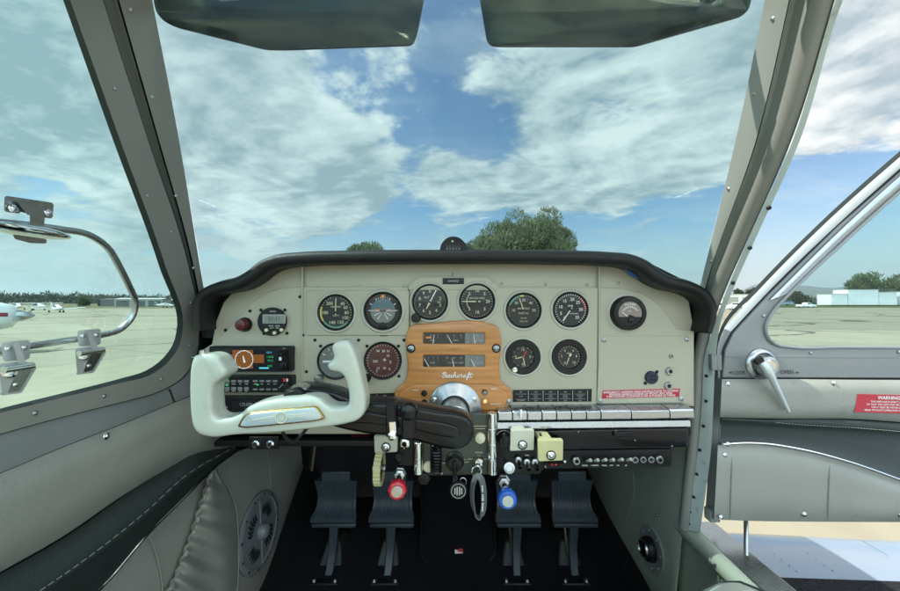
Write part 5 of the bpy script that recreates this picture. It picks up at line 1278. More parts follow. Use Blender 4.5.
# cursive pen strokes of the maker's name, x and y in x-heights
def script(b, o, u):
    st = [[(.25, .05), (.45, .8), (.62, 1.6), (.35, 1.45), (.1, 1.2), (.35, 1.75), (.9, 1.85), (1.2, 1.55), (.95, 1.1), (.55, .98), (1.0, .9), (1.15, .5), (.8, .05), (.3, .05), (.15, .3)],
          [(1.2, .3), (1.55, .5), (1.75, .8), (1.55, 1.0), (1.38, .7), (1.4, .2), (1.65, .0), (2.0, .25), (2.25, .5), (2.45, .8), (2.25, 1.0), (2.08, .7), (2.1, .2), (2.35, .0), (2.7, .3), (3.05, .9), (3.2, .8)],
          [(3.12, .92), (2.85, .75), (2.78, .25), (3.0, .0), (3.3, .25), (3.7, 1.1), (3.95, 1.9), (3.78, 1.95), (3.6, 1.0), (3.52, .0), (3.75, .7), (4.05, .95), (4.15, .7), (4.15, .1), (4.4, .1), (4.75, .55), (5.05, .95), (5.2, .82)],
          [(5.1, .93), (4.85, .75), (4.78, .25), (5.0, .0), (5.35, .3), (5.65, .95), (5.72, 1.1), (5.98, .92), (6.02, .55), (6.02, .1), (6.3, .1), (6.75, .75), (7.0, .95)],
          [(7.0, .95), (6.7, .85), (6.55, .4), (6.75, .0), (7.05, .35), (7.2, .92), (7.15, .2), (7.4, .05), (7.8, .7), (8.2, 1.7), (8.15, 2.0), (7.95, 1.7), (7.8, .2), (7.6, -.75), (7.45, -.6), (7.9, .05), (8.35, .4)],
          [(8.75, 1.75), (8.55, .8), (8.5, .15), (8.75, .0), (9.2, .4)], [(7.6, 1.05), (8.3, 1.1), (9.3, 1.2)]]
    for s_ in st:
        pts = catmull([(x, y, 0) for x, y in s_], max(14, len(s_) * 5))
        b.tube([o + Vector(((p.x + p.y * .12) * u * .72, 0, p.y * u * .62)) for p in pts], .0007, 5)
# ================================================================= WOODEN COVER WITH SMALL GAUGES
YW = .741
wc = thing('gauge_cover', P(454, 412, YW), 'varnished wooden cover with two slots of small gauges and white script lettering', 'wooden cover')
WO = [(416, 324), (491, 324), (497.5, 326.5), (500, 333), (500, 376), (501, 380), (504, 384.5), (509, 387.5), (511.8, 391), (512, 397), (509, 401), (508, 407), (506, 411), (502, 412.5), (405, 412.5), (401, 411), (399, 406), (397.5, 401), (395, 397), (395.2, 391), (398, 387.5), (403, 384), (406, 379), (407, 375), (407, 333), (409.5, 326.5)]
H1, H2 = rounded(rect(423, 332.8, 484.6, 343.8), 1.6), rounded(rect(423, 355.2, 484.6, 367), 1.6)
plate('board', smoothloop(WO, 150), YW, .010, M['wood'], wc, holes=[H1, H2], bev=.003)
LO = rounded([(411, 385.5), (420, 384), (490, 384), (497, 385.5), (503, 390.5), (508, 392), (508.5, 400), (505, 405), (504, 410.5), (403, 410.5), (402, 405), (398.5, 400), (399, 392), (404, 390.5)], 3)
plate('lower_moulding', LO, YW - .004, .006, M['wood'], wc, bev=.0028)
for (x, y) in ((411, 348.5), (496.3, 348.3)):
    MB().lathe([(.0095, 0), (.0095, .0006), (.004, .0007)], P(x, y, YW), n=24).build('recess', M['black'], wc)
    screw(P(x, y, YW - .0006), .0066, M['steel'], wc)
screw(P(508.4, 401, YW - .0005), .0055, M['steel'], wc); screw(P(399.5, 402, YW - .0005), .0055, M['steel'], wc)
def cluster(y0, y1, items):
    Yb = YW + .006
    pan = pbox(422, y0 - 1, 470, y1 + 1, Yb, .002, 'slot_panel', 'dial', wc); pan2 = pbox(470.3, y0 - 1, 486, y1 + 1, Yb - .0002, .002, 'slot_panel', 'grille', wc)
    pbox(465, y0 - 1, 470, y1 + 1, Yb - .001, .002, 'divider', 'frame', wc)
    b = MB(); nb = MB()
    for (cx, nums, word, na) in items:
        for k, s in enumerate(nums):
            b.text(s, .0042, P(cx - 7 + 14 * k / max(1, len(nums) - 1), y0 + 2.6, Yb - .0018), bold=.01)
            b.box(P(cx - 7 + 14 * k / max(1, len(nums) - 1), y0 + 4.8, Yb - .0018), (.0006, .0002, .003))
        b.text(word, .0046, P(cx + 1.5, y0 + 7.6, Yb - .0018), bold=.012)
        needle(nb, P(cx + na[1], y1 - .3, Yb - .003), na[0], 0, .019, .0013, .0009, 0)
    b.build('markings', M['grey_ink'], pan, smooth=False); nb.build('needles' if False else 'pointer', M['white_ink'], wc, smooth=False)
    pbox(422.6, y0 - .4, 485, y1 + .4, YW + .0035, .0006, 'glass', 'dial_glass', wc)
cluster(332.8, 343.8, [(431, ('E', '1/2', 'F'), 'FUEL', (8, 2)), (454, ('30', '0', '60'), 'AMPS', (-28, -2)), (477, ('60', '140', '240'), 'OIL TEMP', (-8, -2))])
cluster(355.2, 367, [(431, ('0', '2', '4', '6'), 'PRESS', (-30, -2)), (454, ('200', '400', '525'), 'CYL HEAD TEMP', (-14, 0)), (477, ('0', '60', '100'), 'PRESSURE', (-28, -2))])
pbox(426, 336.6, 431.5, 338.4, YW + .004, .0004, 'orange_mark', 'orange_ink', wc)
# little winged badge and the script name
b = MB(); c = P(454.5, 349, YW - .0008)
for s in (-1, 1): b.add([c + Vector((s * .001, 0, -.001)), c + Vector((s * .003, 0, .0012)), c + Vector((s * .0085, 0, .0022 * (1 if s < 0 else .2))), c + Vector((s * .004, 0, -.001))], [(0, 1, 2, 3)])
b.sphere(c, .0018, 10, 6); b.build('badge', M['gold'], wc, smooth=False)
b = MB(); script(b, P(441.5, 377.6, YW - .0008), .0098); b.build('script_lettering', M['white_ink'], wc, smooth=False)
for (x, y, m_, r, lab) in ((424.2, 393, 'black', .0060, 0), (424.2, 402, 'black', .0060, 0), (484.6, 392, 'frame', .0056, 0), (484.8, 400.4, 'amber', .0050, 0)):
    p = P(x, y, YW - .004)
    MB().lathe([(r, 0), (r, .004), (r * .85, .0058), (r * .5, .0060)], p, n=18, caps=False).build('button_collar', M['black'] if m_ != 'amber' else M['steel'], wc)
    MB().lathe([(r * .82, .0035), (r * .75, .0062), (r * .2, .0070)], p, n=16).build('push_button' if m_ != 'amber' else 'lamp', M[m_], wc)
b = MB()
for (x, y, s) in ((415.5, 390, 'FLASHER'), (493.5, 389, 'DIMMER'), (495.5, 404, 'GEAR DOWN'), (419.5, 406.5, 'O'),): b.text(s, .0034, P(x, y, YW - .0046), bold=.014)
b.build('lettering', M['white_ink'], wc, smooth=False)

def dilate(pts, d):
    out = []; n = len(pts); ar = sum(pts[i][0] * pts[(i + 1) % n][1] - pts[(i + 1) % n][0] * pts[i][1] for i in range(n)); sg = 1 if ar > 0 else -1
    for i in range(n):
        tx, ty = pts[(i + 1) % n][0] - pts[i - 1][0], pts[(i + 1) % n][1] - pts[i - 1][1]; l_ = sqrt(tx * tx + ty * ty) or 1
        out.append((pts[i][0] + sg * ty / l_ * d, pts[i][1] - sg * tx / l_ * d))
    return out
# ================================================================= CONTROL COLUMN, THROW OVER ARM AND YOKE
cy = thing('control_yoke', P(330, 437, .56), 'ivory white control yoke on a black throw over arm from the chrome column hub', 'control yoke')
hc = P(454.5, 408.5, .733)
MB().lathe([(.0555, -.004), (.0555, .002), (.053, .004), (.047, .0055), (.036, .012), (.031, .014), (.0295, .012)], hc, n=56, caps=False).build('hub_flange', M['hub'], cy)
for (x, y) in ((434.5, 399.5), (474, 399), (440, 425), (471, 424)): screw(P(x, y, .7275), .0055, M['chrome'], cy)
MB().lathe([(.031, .008), (.031, .016), (.0275, .017), (.0275, .012)], hc, n=40, caps=False).build('hub_seal', M['black'], cy)
MB().lathe([(.0268, .0), (.0268, .065), (.0285, .066), (.0285, .078), (.0268, .079), (.026, .125)], hc, n=40).build('column_tube', M['hub'], cy)
MB().lathe([(.0272, .098), (.0280, .099), (.0280, .118), (.027, .119)], hc, n=40, caps=False).build('collar', mat('brown bronze', (.20, .09, .035), .35, .7), cy)
YA = .592
AO = [(282, 391), (292, 387), (306, 386.5), (332, 391), (360, 400.5), (395, 403.5), (440, 411.5), (457, 413.8), (467, 417.5), (473.5, 426), (474.5, 434), (471.5, 442), (465, 448), (455, 450.5), (441, 449), (425, 444.5), (400, 438.5), (362, 434), (332, 427), (305, 414), (288, 405)]
plate('arm', smoothloop(AO, 120), YA, .046, M['black_gloss'], cy, bev=.0075)
RO = [(375, 416), (420, 419.5), (452, 424), (461, 427.5), (465, 433), (462.5, 438.5), (455, 440.5), (446, 439), (415, 431), (375, 425)]
RO2 = [(330, 404), (375, 413.5), (420, 420), (452, 425.5), (459.5, 429), (461, 434), (456, 438), (446, 437.5), (415, 430), (375, 424.5), (330, 414)]
plate('arm_rib', smoothloop(RO2, 60), YA - .005, .008, M['black_gloss'], cy, bev=.003)
MB().lathe([(.022, 0), (.022, .02), (.019, .024)], P(300, 399, YA), n=30).build('arm_socket', M['black'], cy)
MB().lathe([(.0155, -.004), (.0155, .006), (.013, .0085), (.003, .009)], P(300.5, 390.5, YA), (0, -.25, 1), n=30).build('end_cap', M['chrome'], cy)
# cord clamp on the arm
kb = MB(); kb.rbox(P(392.2, 418, YA - .006), (10 * S * YA, .03, 32 * S * YA), .004); kb.build('clamp', M['black'], cy)
kb = MB(); kb.rbox(P(409, 424, YA - .006), (13 * S * YA, .022, 26 * S * YA), .005); kb.build('clamp', M['black'], cy)
MB().lathe([(.0125, 0), (.0145, .004), (.0145, .012), (.012, .018), (.006, .021), (.001, .0215)], P(409.3, 409.3, YA - .014), n=28).build('clamp_knob', M['black_gloss'], cy)
MB().rbox(P(393, 430, YA - .024), (6.4 * S * YA, .006, 17 * S * YA), .0015, rot=Matrix.Rotation(-.08, 3, 'Y')).build('clip', M['chrome'], cy)
MB().lathe([(.0065, 0), (.0065, .004), (.003, .006)], P(392, 435.5, YA - .027), n=18).build('clip_screw', M['chrome'], cy)
# the yoke itself
YY = .548
YO = [(193, 356.2), (190, 366), (189, 380), (188.9, 398), (190.3, 418), (192.5, 428), (197, 434), (206, 436.8), (235, 434.8), (275, 432.6), (317, 428), (344, 424), (357, 420), (363, 413), (364.3, 403), (361, 383), (356.3, 362), (350, 345.5), (348, 342.5), (343, 341.3), (336, 342.8), (331.8, 345.5), (332, 351), (334.2, 357.5), (331.5, 361.5), (327.5, 364), (326.8, 367.8), (330, 370.3), (337, 371.2), (342.3, 374.3), (346, 381), (348.3, 390), (349.2, 400), (348.6, 405.5), (345, 408), (338, 408.2), (329, 407.2), (323.5, 403), (319.5, 399.6), (313, 398.4), (295, 399), (276, 400.6), (255, 405), (246, 409), (240.5, 414.5), (234, 417.5), (222, 420), (214.5, 419), (211, 414.5), (209.7, 409), (210.3, 404), (208.8, 399), (209.6, 394), (209.8, 388), (212.5, 383.5), (219, 378.5), (224.3, 374), (225.2, 371.2), (221.5, 367.5), (219, 362.5), (216.5, 358.5), (212, 356)]
YO = dilate(smoothloop(YO, 220), 1.1)
yo = plate('yoke', YO, YY + .002, .040, M['ivory'], cy, bev=.006)
mo = yo.modifiers.new('remesh', 'REMESH'); mo.mode = 'VOXEL'; mo.voxel_size = .0021; mo.use_smooth_shade = True
mo = yo.modifiers.new('smooth', 'SMOOTH'); mo.factor = .5; mo.iterations = 26
# extra roundness of the two grips and the thick middle of the bar
MB().rbox(P(202.3, 357.3, YY + .018), (13.5 * S * YY, .020, 2.2 * S * YY), .001).build('grip_cap', M['black'], cy)
MB().lathe([(.0055, 0), (.0055, .003), (.0042, .004), (.0040, .010), (.002, .0112)], P(202.5, 356.6, YY + .016), (0, 0, 1), n=20).build('push_button', M['chrome'], cy)
EO = [(236.5, 427), (243.5, 415.3), (250, 412.5), (280, 409.6), (316, 406.3), (325, 418.8), (316, 421.3), (280, 425), (246, 428.3)]
plate('plaque_rim', rounded(EO, 3), YY - .0035, .006, M['gold'], cy, bev=.0016)
EI = [(239.3, 426), (245, 416.4), (251, 413.9), (280, 411), (315, 407.7), (322.3, 418.2), (315.6, 420), (280, 423.6), (246, 426.8)]
pq = plate('plaque', rounded(EI, 3), YY - .0055, .004, M['plaque'], cy, bev=.0008)
b = MB(); c = P(281, 417.5, YY - .0062)
for k in range(32):
    pass
b.tube([c + Vector((.0085 * cos(a), 0, .0085 * sin(a))) for a in [2 * pi * k / 30 for k in range(31)]], .0007, 6)
b.tube([c + Vector((.0085 * .55 * cos(a) - .001, 0, .0085 * .62 * sin(a) + .001)) for a in [-1.2 + 4.6 * k / 20 for k in range(21)]], .0007, 6)
b.tube([c + Vector((.002, 0, .005)), c + Vector((.003, 0, -.001)), c + Vector((-.001, 0, -.006))], .0006, 6)
b.tube([c + Vector((-.005, 0, -.004)), c + Vector((0, 0, -.001)), c + Vector((.004, 0, -.005))], .0006, 6)
for s in (-1, 1):
    for (e, dz) in ((.050, -.0005), (.038, .0035), (.034, -.0045)):
        b.tube([c + Vector((s * .010, 0, dz * .8 + s * .0008)), c + Vector((s * e, 0, dz * .4 + s * .0042))], .0003, 5)
    b.add([c + Vector((s * .051, -.0002, s * .0040 + .001)), c + Vector((s * .051, -.0002, s * .0040 - .001)), c + Vector((s * .044, -.0002, s * .0038))], [(0, 1, 2)])
b.build('emblem', M['dial_mark'], pq)
# cord from the yoke to the arm
MB().tube(catmull([P(282, 430, YY + .03), P(287, 439, YY + .035), P(293, 441.5, YY + .04), P(302, 434, YY + .05), P(307, 428, YY + .05)], 30), .0028, 8).build('cord', M['black'], cy)

# ================================================================= SILVER SWITCH ROW, RAIL, DRAWER, SWITCH PANEL
tilt = lambda x, y: y - (x - 498) * .0115
def xprism(x0, x1, prof, Yx):
    b = MB(); X0, X1 = P(x0, 415, Yx).x, P(x1, 415, Yx).x; rows = []
    for X, px in ((X0, x0), (X1, x1)):
        rows.append([Vector((X, Y, P(px, tilt(px, py), Y).z)) for py, Y in prof])
    return b.rows(rows, True, True)
sw_ = thing('switch_row', P(595, 420, .715), 'row of flat silver piano key switches along the panel foot', 'switch row')
KX = [498, 512.5, 527.4, 542, 556.6, 571.5, 586.5, 601, 631.5, 670, 694.5]
for i in range(10):
    tg = 1.6 if i == 3 else 0
    xprism(KX[i] + .35, KX[i + 1] - .35, [(404.6, .752), (410.6 + .2 * (i % 3), .718 - .0012 * (i % 2)), (412.4, .714), (420.3, .713), (421.5, .722), (421.5, .752)], .714).build('key', M['alu'], sw_, bevel=.0012, angle=25)
MB().rbox(P(520.5, 413, .705), (2.6 * S * .7, .012, 9 * S * .7), .001).build('toggle', M['chrome'], sw_)
xprism(497, 691, [(421.8, .724), (422.4, .716), (429, .714), (430, .720), (430, .75)], .714).build('rail', M['alu'], sw_, bevel=.001, angle=25)
b = MB(); b.text('FUEL PUMP', .0034, P(517, 427.8, .7132)); b.text('LIGHTS  PITOT', .0034, P(546, 427.4, .7132)); b.build('lettering', M['black_ink'], sw_, smooth=False)
MB().box((P(596, 400, .75).x, .775, P(596, 423, .75).z), (.40, .05, .05)).build('backing', M['black'], sw_)
gd = thing('glove_drawer', P(622, 448, .715), 'glossy black drawer front under the silver rail', 'drawer')
plate('front', rounded([(546, 431), (560, 430.2), (688.5, 428), (687.5, 446.5), (684, 448), (563, 450.4), (560, 449), (558, 436), (546, 435)], 1.5), .716, .02, M['black_gloss'], gd, bev=.003)
pbox(614, 431.5, 631, 436.4, .712, .006, 'latch', 'black', gd, .0015)
MB().box((P(622, 440, .75).x, .79, P(622, 440, .72).z), (.25, .13, .032)).build('box', M['black_matt'], gd)
for (x, y) in ((578.5, 431.8), (635, 440.3), (616, 430.6), (672, 446)): screw(P(x, y, .7155), .0014, M['steel'], gd)
sp_ = thing('toggle_board', P(584, 468, .705), 'black lower panel with toggle switches and jack sockets', 'switch panel')
plate('panel', [(489, 430), (547, 430), (549, 451), (672.5, 449), (671, 466.5), (543, 469), (540, 474), (489, 475)], .722, .012, M['black'], sp_, bev=.001)
TS = [(586.6, 460.5), (593.8, 460.3), (601.5, 460.1), (609, 460), (617.6, 459.8), (626, 459.6)]
for (x, y) in TS:
    tg = MB(); p = P(x, y, .716); tg.lathe([(.0052, 0), (.0052, .005), (.0035, .006)], p, n=12); tw = tg.build('toggle_switch', M['black_gloss'], sp_)
    MB().tube([p + Vector((0, -.004, 0)), p + Vector((.001, -.018, .009))], [.0022, .0034], 8).build('lever', M['frame'], tw)
for (x, y) in ((635, 459.7), (643, 459.5), (651, 459.4)):
    MB().lathe([(.0062, 0), (.0062, .002), (.0042, .0025), (.004, -.004)], P(x, y, .716), n=18, caps=False).build('socket', M['frame'], sp_)
for (x, y) in ((576, 460.5), (659, 459.3)):
    MB().lathe([(.0078, 0), (.0078, .003), (.0065, .0045), (.004, .0045), (.0038, -.002)], P(x, y, .716), n=20, caps=False).build('socket', M['steel'], sp_)
for (x, y) in ((518, 459), (526.5, 461), (534.5, 461)):
    p = P(x, y, .716); tg = MB().lathe([(.0062, 0), (.0062, .005), (.004, .006)], p, n=12).build('toggle_switch', M['steel'], sp_)
    MB().tube([p + Vector((0, -.004, 0)), p + Vector((.001, -.018, -.009))], [.0026, .0042], 8).build('lever', M['chrome'], tg)
b = MB()
for (x, s) in ((585, 'FLOOD'), (595, 'COMPASS'), (604.5, 'PANEL'), (611.5, 'OAT'), (618, 'DN'), (626, 'UP')): b.text(s, .0034, P(x, 465.4, .7155), bold=.01)
for (x, s) in ((527, 'GEAR'), ): b.text(s, .0034, P(x, 455.2, .7155))
b.build('lettering', M['white_ink'], sp_, smooth=False)
lb = pbox(545.5, 463.2, 566, 467, .715, .003, 'lamp_strip', 'black_gloss', sp_)
for (x, y, m_) in ((549, 464.5, 'dark_red'), (552, 464.5, 'red_ink'), (556, 464.5, 'red_ink'), (560, 464.5, 'dark_red')): MB().lathe([(.002, 0), (.001, .003)], P(x, y, .713), n=10).build('lamp', M[m_], lb)
for (x, y) in ((546, 466.3), (564.5, 466), (564.8, 461.5)): screw(P(x, y, .7155), .0024, M['white_ink'], sp_)
def knob_black(x, y, r, Y, lab):
    t = thing('rotary_selector', P(x, y, Y), lab, 'knob')
    MB().lathe([(r, 0), (r, .006), (r * .86, .009), (r * .8, .018), (r * .2, .019)], P(x, y, Y), n=24).build('body', M['black'], t)
    b = MB(); b.box(P(x, y, Y - .021), (r * .35, .006, r * 1.5)); b.build('grip', M['black_gloss'], t, bevel=.001)
    b = MB(); arc(b, P(x, y, Y - .0005), r * 1.15, r * 1.25, -70, 70, 0); b.build('dial_marks', M['grey_ink'], t, smooth=False)
knob_black(504, 438.5, .0135, .716, 'round black rotary knob left of the pale bracket under the rail')
knob_black(540.5, 437.5, .0105, .716, 'smaller black rotary knob between the pale and the yellowed bracket')
def bracket(x0, y0, x1, y1, Y, m, lab, sx, sy, skew=0.0):
    t = thing('bracket', P((x0 + x1) / 2, y1, Y), lab, 'bracket', 'plastic brackets under the panel')
    plate('plate', rounded([(x0, y0), (x1, y0 - .3), (x1 - .3, y1 - 1), (x0 + skew, y1)], 1), Y, .012, M[m], t, bev=.0012)
    MB().box((P(x0 + 2, y0, Y).x + .012, Y + .028, P(x0, y0, Y).z - .004), (.024, .04, .008)).build('flange', M[m], t)
    MB().lathe([(.0092, 0), (.0092, .0015), (.006, .002)], P(sx, sy, Y), n=24).build('washer', M['black_gloss'], t)
    screw(P(sx, sy, Y - .0015), .0075, M['chrome'], t)
bracket(511.5, 430.2, 534.3, 451, .69, 'tan', 'pale grey plastic bracket with a chrome screw under the left end of the rail', 522.5, 444.8, -1.2)
bracket(538.8, 440.3, 563.3, 461.5, .672, 'tan_yellow', 'yellowed plastic bracket with a chrome screw, hanging lower and farther right', 551, 455.2, .3)
bracket(374, 436.3, 397.3, 453, .69, 'tan', 'pale plastic bracket with a chrome screw above the ribbed trim wheel', 386, 447, .6)

# ================================================================= PEDESTAL UNDER THE HUB
pd = thing('pedestal', P(452, 475, .70), 'dark engine turned pedestal plate with chrome pillars under the column hub', 'pedestal')
def turned():
    m, nt, b = newmat('engine turned dark metal'); L = nt.links.new
    tc = nd(nt, 'ShaderNodeTexCoord'); v = nd(nt, 'ShaderNodeTexVoronoi'); v.inputs['Scale'].default_value = 95; v.inputs['Randomness'].default_value = .15; L(tc.outputs['Object'], v.inputs['Vector'])
    m_ = nd(nt, 'ShaderNodeMath', operation='SINE'); mu = nd(nt, 'ShaderNodeMath', operation='MULTIPLY'); mu.inputs[1].default_value = 30; L(v.outputs['Distance'], mu.inputs[0]); L(mu.outputs[0], m_.inputs[0])
    mr = nd(nt, 'ShaderNodeMapRange'); mr.inputs['From Min'].default_value = -1; mr.inputs['To Min'].default_value = .3; mr.inputs['To Max'].default_value = .5; L(m_.outputs[0], mr.inputs['Value']); L(mr.outputs[0], b.inputs['Roughness'])
    b.inputs['Base Color'].default_value = (.05, .056, .045, 1); b.inputs['Metallic'].default_value = .4
    return m
plate('plate', rounded([(414, 416), (491, 414), (491, 474.5), (470, 475), (420, 476), (414, 474)], 2), .708, .012, turned(), pd, bev=.0015)
MB().box((P(452, 450, .708).x, .80, P(452, 446, .708).z), (.15, .17, .115)).build('body', M['black'], pd)
for (x, y0, y1) in ((418.3, 442, 474), (492.5, 413, 474.5)):
    zt, zb = P(x, y0, .70).z, P(x, y1, .70).z; hgt = zt - zb; r_ = .0094; pr = []
    nseg = 2 if y0 > 430 else 4
    for k in range(nseg):
        a, c_ = hgt * k / nseg, hgt * (k + 1) / nseg
        pr += [(r_ * .9, a + .0003), (r_, a + .0012), (r_, c_ - .0012), (r_ * .9, c_ - .0003)]
    MB().lathe(pr, (P(x, y1, .70).x, .703, zb), (0, 0, 1), 24).build('chrome_pillar', M['chrome'], pd)
for (x, y, r_) in ((480, 437.5, .0098), (428.5, 466, .0098)):
    MB().lathe([(r_ * 1.1, 0), (r_ * 1.1, .002), (r_, .006), (r_ * .5, .0085), (r_ * .1, .009)], P(x, y, .708), n=26).build('push_button', M['dial_mark'], pd)
b = MB()
for (x, y, w_) in ((480, 426, 12), (480, 428.5, 10), (444, 463, 5), (466, 462, 5), (470, 459, 4), (485, 459, 4)): b.box(P(x, y, .7074), (w_ * S * .708, .0003, .0008))
b.text('OFF', .004, P(446, 459, .7074)); b.text('BOTH', .004, P(463.5, 459.5, .7074)); b.text('MASTER', .004, P(479, 452.5, .7074)); b.build('lettering', M['dial_mark'], pd, smooth=False)
MB().lathe([(.0125, 0), (.0125, .004), (.008, .005)], P(424, 478, .706), n=6).build('nut', M['black'], pd)
screw(P(441.5, 473.5, .7075), .003, M['steel'], pd)
cc_ = thing('coiled_cord', P(436, 473, .69), 'coiled black microphone cord hanging in front of the pedestal plate', 'cord')
c0 = P(436, 443, .685); zb = P(436, 473, .685).z
MB().tube([c0 + Vector((.0095 * cos(t), .0095 * sin(t), (zb - c0.z) * t / 66)) for t in [k * .33 for k in range(200)]], .0024, 6).build('coil', M['black_gloss'], cc_)
sel = thing('ignition_switch', P(454.6, 461.5, .70), 'black rotary ignition switch in the middle of the pedestal plate', 'switch')
p = P(454.6, 460.5, .7075)
MB().lathe([(.019, 0), (.019, .003), (.0155, .006), (.0135, .020), (.003, .0215)], p, n=30).build('knob', M['black'], sel)
MB().rbox(p + Vector((0, -.024, -.004)), (.008, .010, .028), .003).build('grip', M['black_gloss'], sel)
b = MB(); arc(b, p + Vector((0, -.0034, 0)), .0172, .0182, -150, 150, 0, 30); b.build('scale_ring', M['dial_mark'], sel, smooth=False)
fb = thing('key_fob', P(458, 497, .66), 'round black key fob with pale stripes hanging below the ignition switch', 'key fob')
f0 = P(458.3, 490, .662)
MB().lathe([(.0155, -.003), (.0165, -.001), (.0165, .001), (.0155, .003), (.014, .0032), (.013, .0024), (.003, .0024)], f0, n=34).build('disc', M['black'], fb)
b = MB(); arc(b, f0 + Vector((0, -.0035, 0)), .0125, .0135, 0, 360, 0, 34)
for x in (-.0062, -.0022, .0022, .0062): b.box(f0 + Vector((x, -.0032, 0)), (.0022, .001, .015 if abs(x) < .004 else .011))
b.build('emblem', M['grey_ink'], fb, smooth=False)
MB().rbox(P(455, 480, .664), (.010, .003, .016), .003).build('strap', M['black'], fb)
MB().tube([P(463, 482, .664) + Vector((.006 * cos(a), 0, .008 * sin(a))) for a in [2 * pi * k / 24 for k in range(25)]], .0009, 6).build('ring', M['steel'], fb)
MB().tube(catmull([P(454.6, 467, .684), P(454.8, 473, .672), P(455, 479, .663)], 10), .0035, 8).build('key', M['black'], fb)
ky = thing('key_strap', P(477, 518, .66), 'grey loop strap with white lettering hanging from the key in the pedestal', 'key strap')
p = P(478.6, 459.5, .7075)
MB().lathe([(.0105, 0), (.0105, .004), (.0095, .010), (.0075, .014), (.002, .015)], p, n=26).build('key_lock', M['chrome'], ky)
MB().rbox(p + Vector((.001, -.020, -.006)), (.003, .012, .018), .001).build('key', M['steel'], ky)
MB().tube([P(476.5, 471.5, .675) + Vector((.0095 * cos(a), .002 * cos(a), .0105 * sin(a))) for a in [2 * pi * k / 30 for k in range(31)]], .0011, 7).build('ring', M['chrome'], ky)
lp_ = catmull([(*q, 0) for q in ((476, 476), (473, 484), (472, 494), (473, 506), (476.5, 516), (480.5, 518), (483, 511), (484, 498), (483, 486), (479.5, 477), (476, 476))], 60)
pts = [P(q.x, q.y, .668 + .006 * sin(i / 59 * pi)) for i, q in enumerate(lp_)]
b = MB(); rows = []
for i, q in enumerate(pts):
    tn = (pts[min(i + 1, 59)] - pts[max(i - 1, 0)]).normalized(); wv = (Vector((-.55, 1, 0)) if i < 30 else Vector((.75, .66, 0))); wv = Vector((-.55, 1, 0)).lerp(Vector((.85, .53, 0)), min(1, max(0, (i - 20) / 14))); wv = (wv - tn * wv.dot(tn)).normalized(); nn = tn.cross(wv)
    rows.append([q + wv * .0062 + nn * .0008, q + wv * .0062 - nn * .0008, q - wv * .0062 - nn * .0008, q - wv * .0062 + nn * .0008])
b.rows(rows, True, True); b.build('strap', M['fob'], ky, angle=40)
b = MB(); rr = random.Random(4)
for k in range(15):
    if k in (4, 9): continue
    b.box(P(482.3 + .5 * sin(k * .2), 486 + k * 1.75, .6645), (.0042 * rr.uniform(.6, 1), .0004, .0020))
b.build('lettering', M['white_ink'], ky, smooth=False)
# ---- push pull knobs
def pushpull(nx, ny, kx, ky_, Yk, m, lab, sides):
    t = thing('push_pull_knob', P(kx, ky_, Yk), lab, 'control knob', 'push pull engine controls')
    n = P(nx, ny, .712); k = P(kx, ky_, Yk); ax = (k - n); ln = ax.length; ax.normalize()
    MB().lathe([(.0125, 0), (.0125, .008), (.010, .010), (.010, .018), (.006, .019)], n, ax, 6).build('nut', M['steel'], t, smooth=False)
    MB().lathe([(.0052, .01), (.0052, ln - .02)], n, ax, 16).build('rod', M['chrome'], t)
    MB().lathe([(.0075, ln - .034), (.0095, ln - .026), (.0125, ln - .016), (.0168, ln - .010), (.0172, ln), (.0150, ln + .004), (.011, ln + .005)], n, ax, sides).build('knob', M[m], t, angle=20)
    MB().lathe([(.0102, ln + .003), (.0098, ln + .0075), (.003, ln + .0078)], n, ax, 28).build('push_button', M['steel'], t)
pushpull(400, 472, 397.3, 490, .628, 'red_knob', 'red faceted push pull knob with a silver button, left of the pedestal', 8)
pushpull(503.3, 479, 507.5, 499.3, .632, 'blue_knob', 'blue fluted push pull knob with a silver button, right of the pedestal', 12)
t = thing('primer_knob', P(509, 467.6, .67), 'small plain silver push knob above the blue one', 'control knob')
n = P(506.5, 463.5, .714); k = P(509.2, 467.6, .672)
MB().tube([n, k], .0045, 14).build('rod', M['chrome'], t)
MB().lathe([(.006, -.008), (.0100, -.006), (.0106, 0), (.0100, .004), (.0065, .0048), (.006, .004), (.001, .004)], k, (k - n).normalized(), 28).build('knob', M['steel'], t)
# ---- ribbed trim wheel
tw = thing('trim_wheel', P(383, 484, .70), 'ribbed tan trim wheel seen edge on under its pale bracket', 'trim wheel')
c = P(379.5, 468, .69); R_ = .0315; b = MB()
rows = []
for k in range(96):
    a = 2 * pi * k / 96; rr_ = R_ * (1 if k % 4 < 2 else .945); d = Vector((0, cos(a), sin(a)))
    rows.append([c + Vector((-.0065, 0, 0)) + d * rr_, c + Vector((.0065, 0, 0)) + d * rr_, c + Vector((.0065, 0, 0)) + d * R_ * .74, c + Vector((-.0065, 0, 0)) + d * R_ * .74])
rows.append(rows[0]); b.rows(rows, True); b.build('rim', M['tan_yellow'], tw, smooth=False)
MB().lathe([(R_ * .75, -.003), (R_ * .75, .003)], c, (1, 0, 0), 40).build('disc', M['black'], tw)
MB().lathe([(.007, -.012), (.007, .012)], c, (1, 0, 0), 16).build('axle', M['steel'], tw)
t = thing('gear_switch_block', P(405, 445, .71), 'black block with a chrome nut between the pale bracket and the pedestal', 'switch')
plate('block', rounded(rect(398, 436, 413.5, 466), 1.5), .712, .02, M['black'], t, bev=.0015)
MB().lathe([(.0105, 0), (.0105, .004), (.007, .006), (.005, .006)], P(404.5, 443, .711), n=22, caps=False).build('nut', M['chrome'], t)
MB().lathe([(.0075, 0), (.0075, .003), (.004, .003)], P(395.5 + 4, 456.5, .711), n=20).build('plug', M['black_gloss'], t)
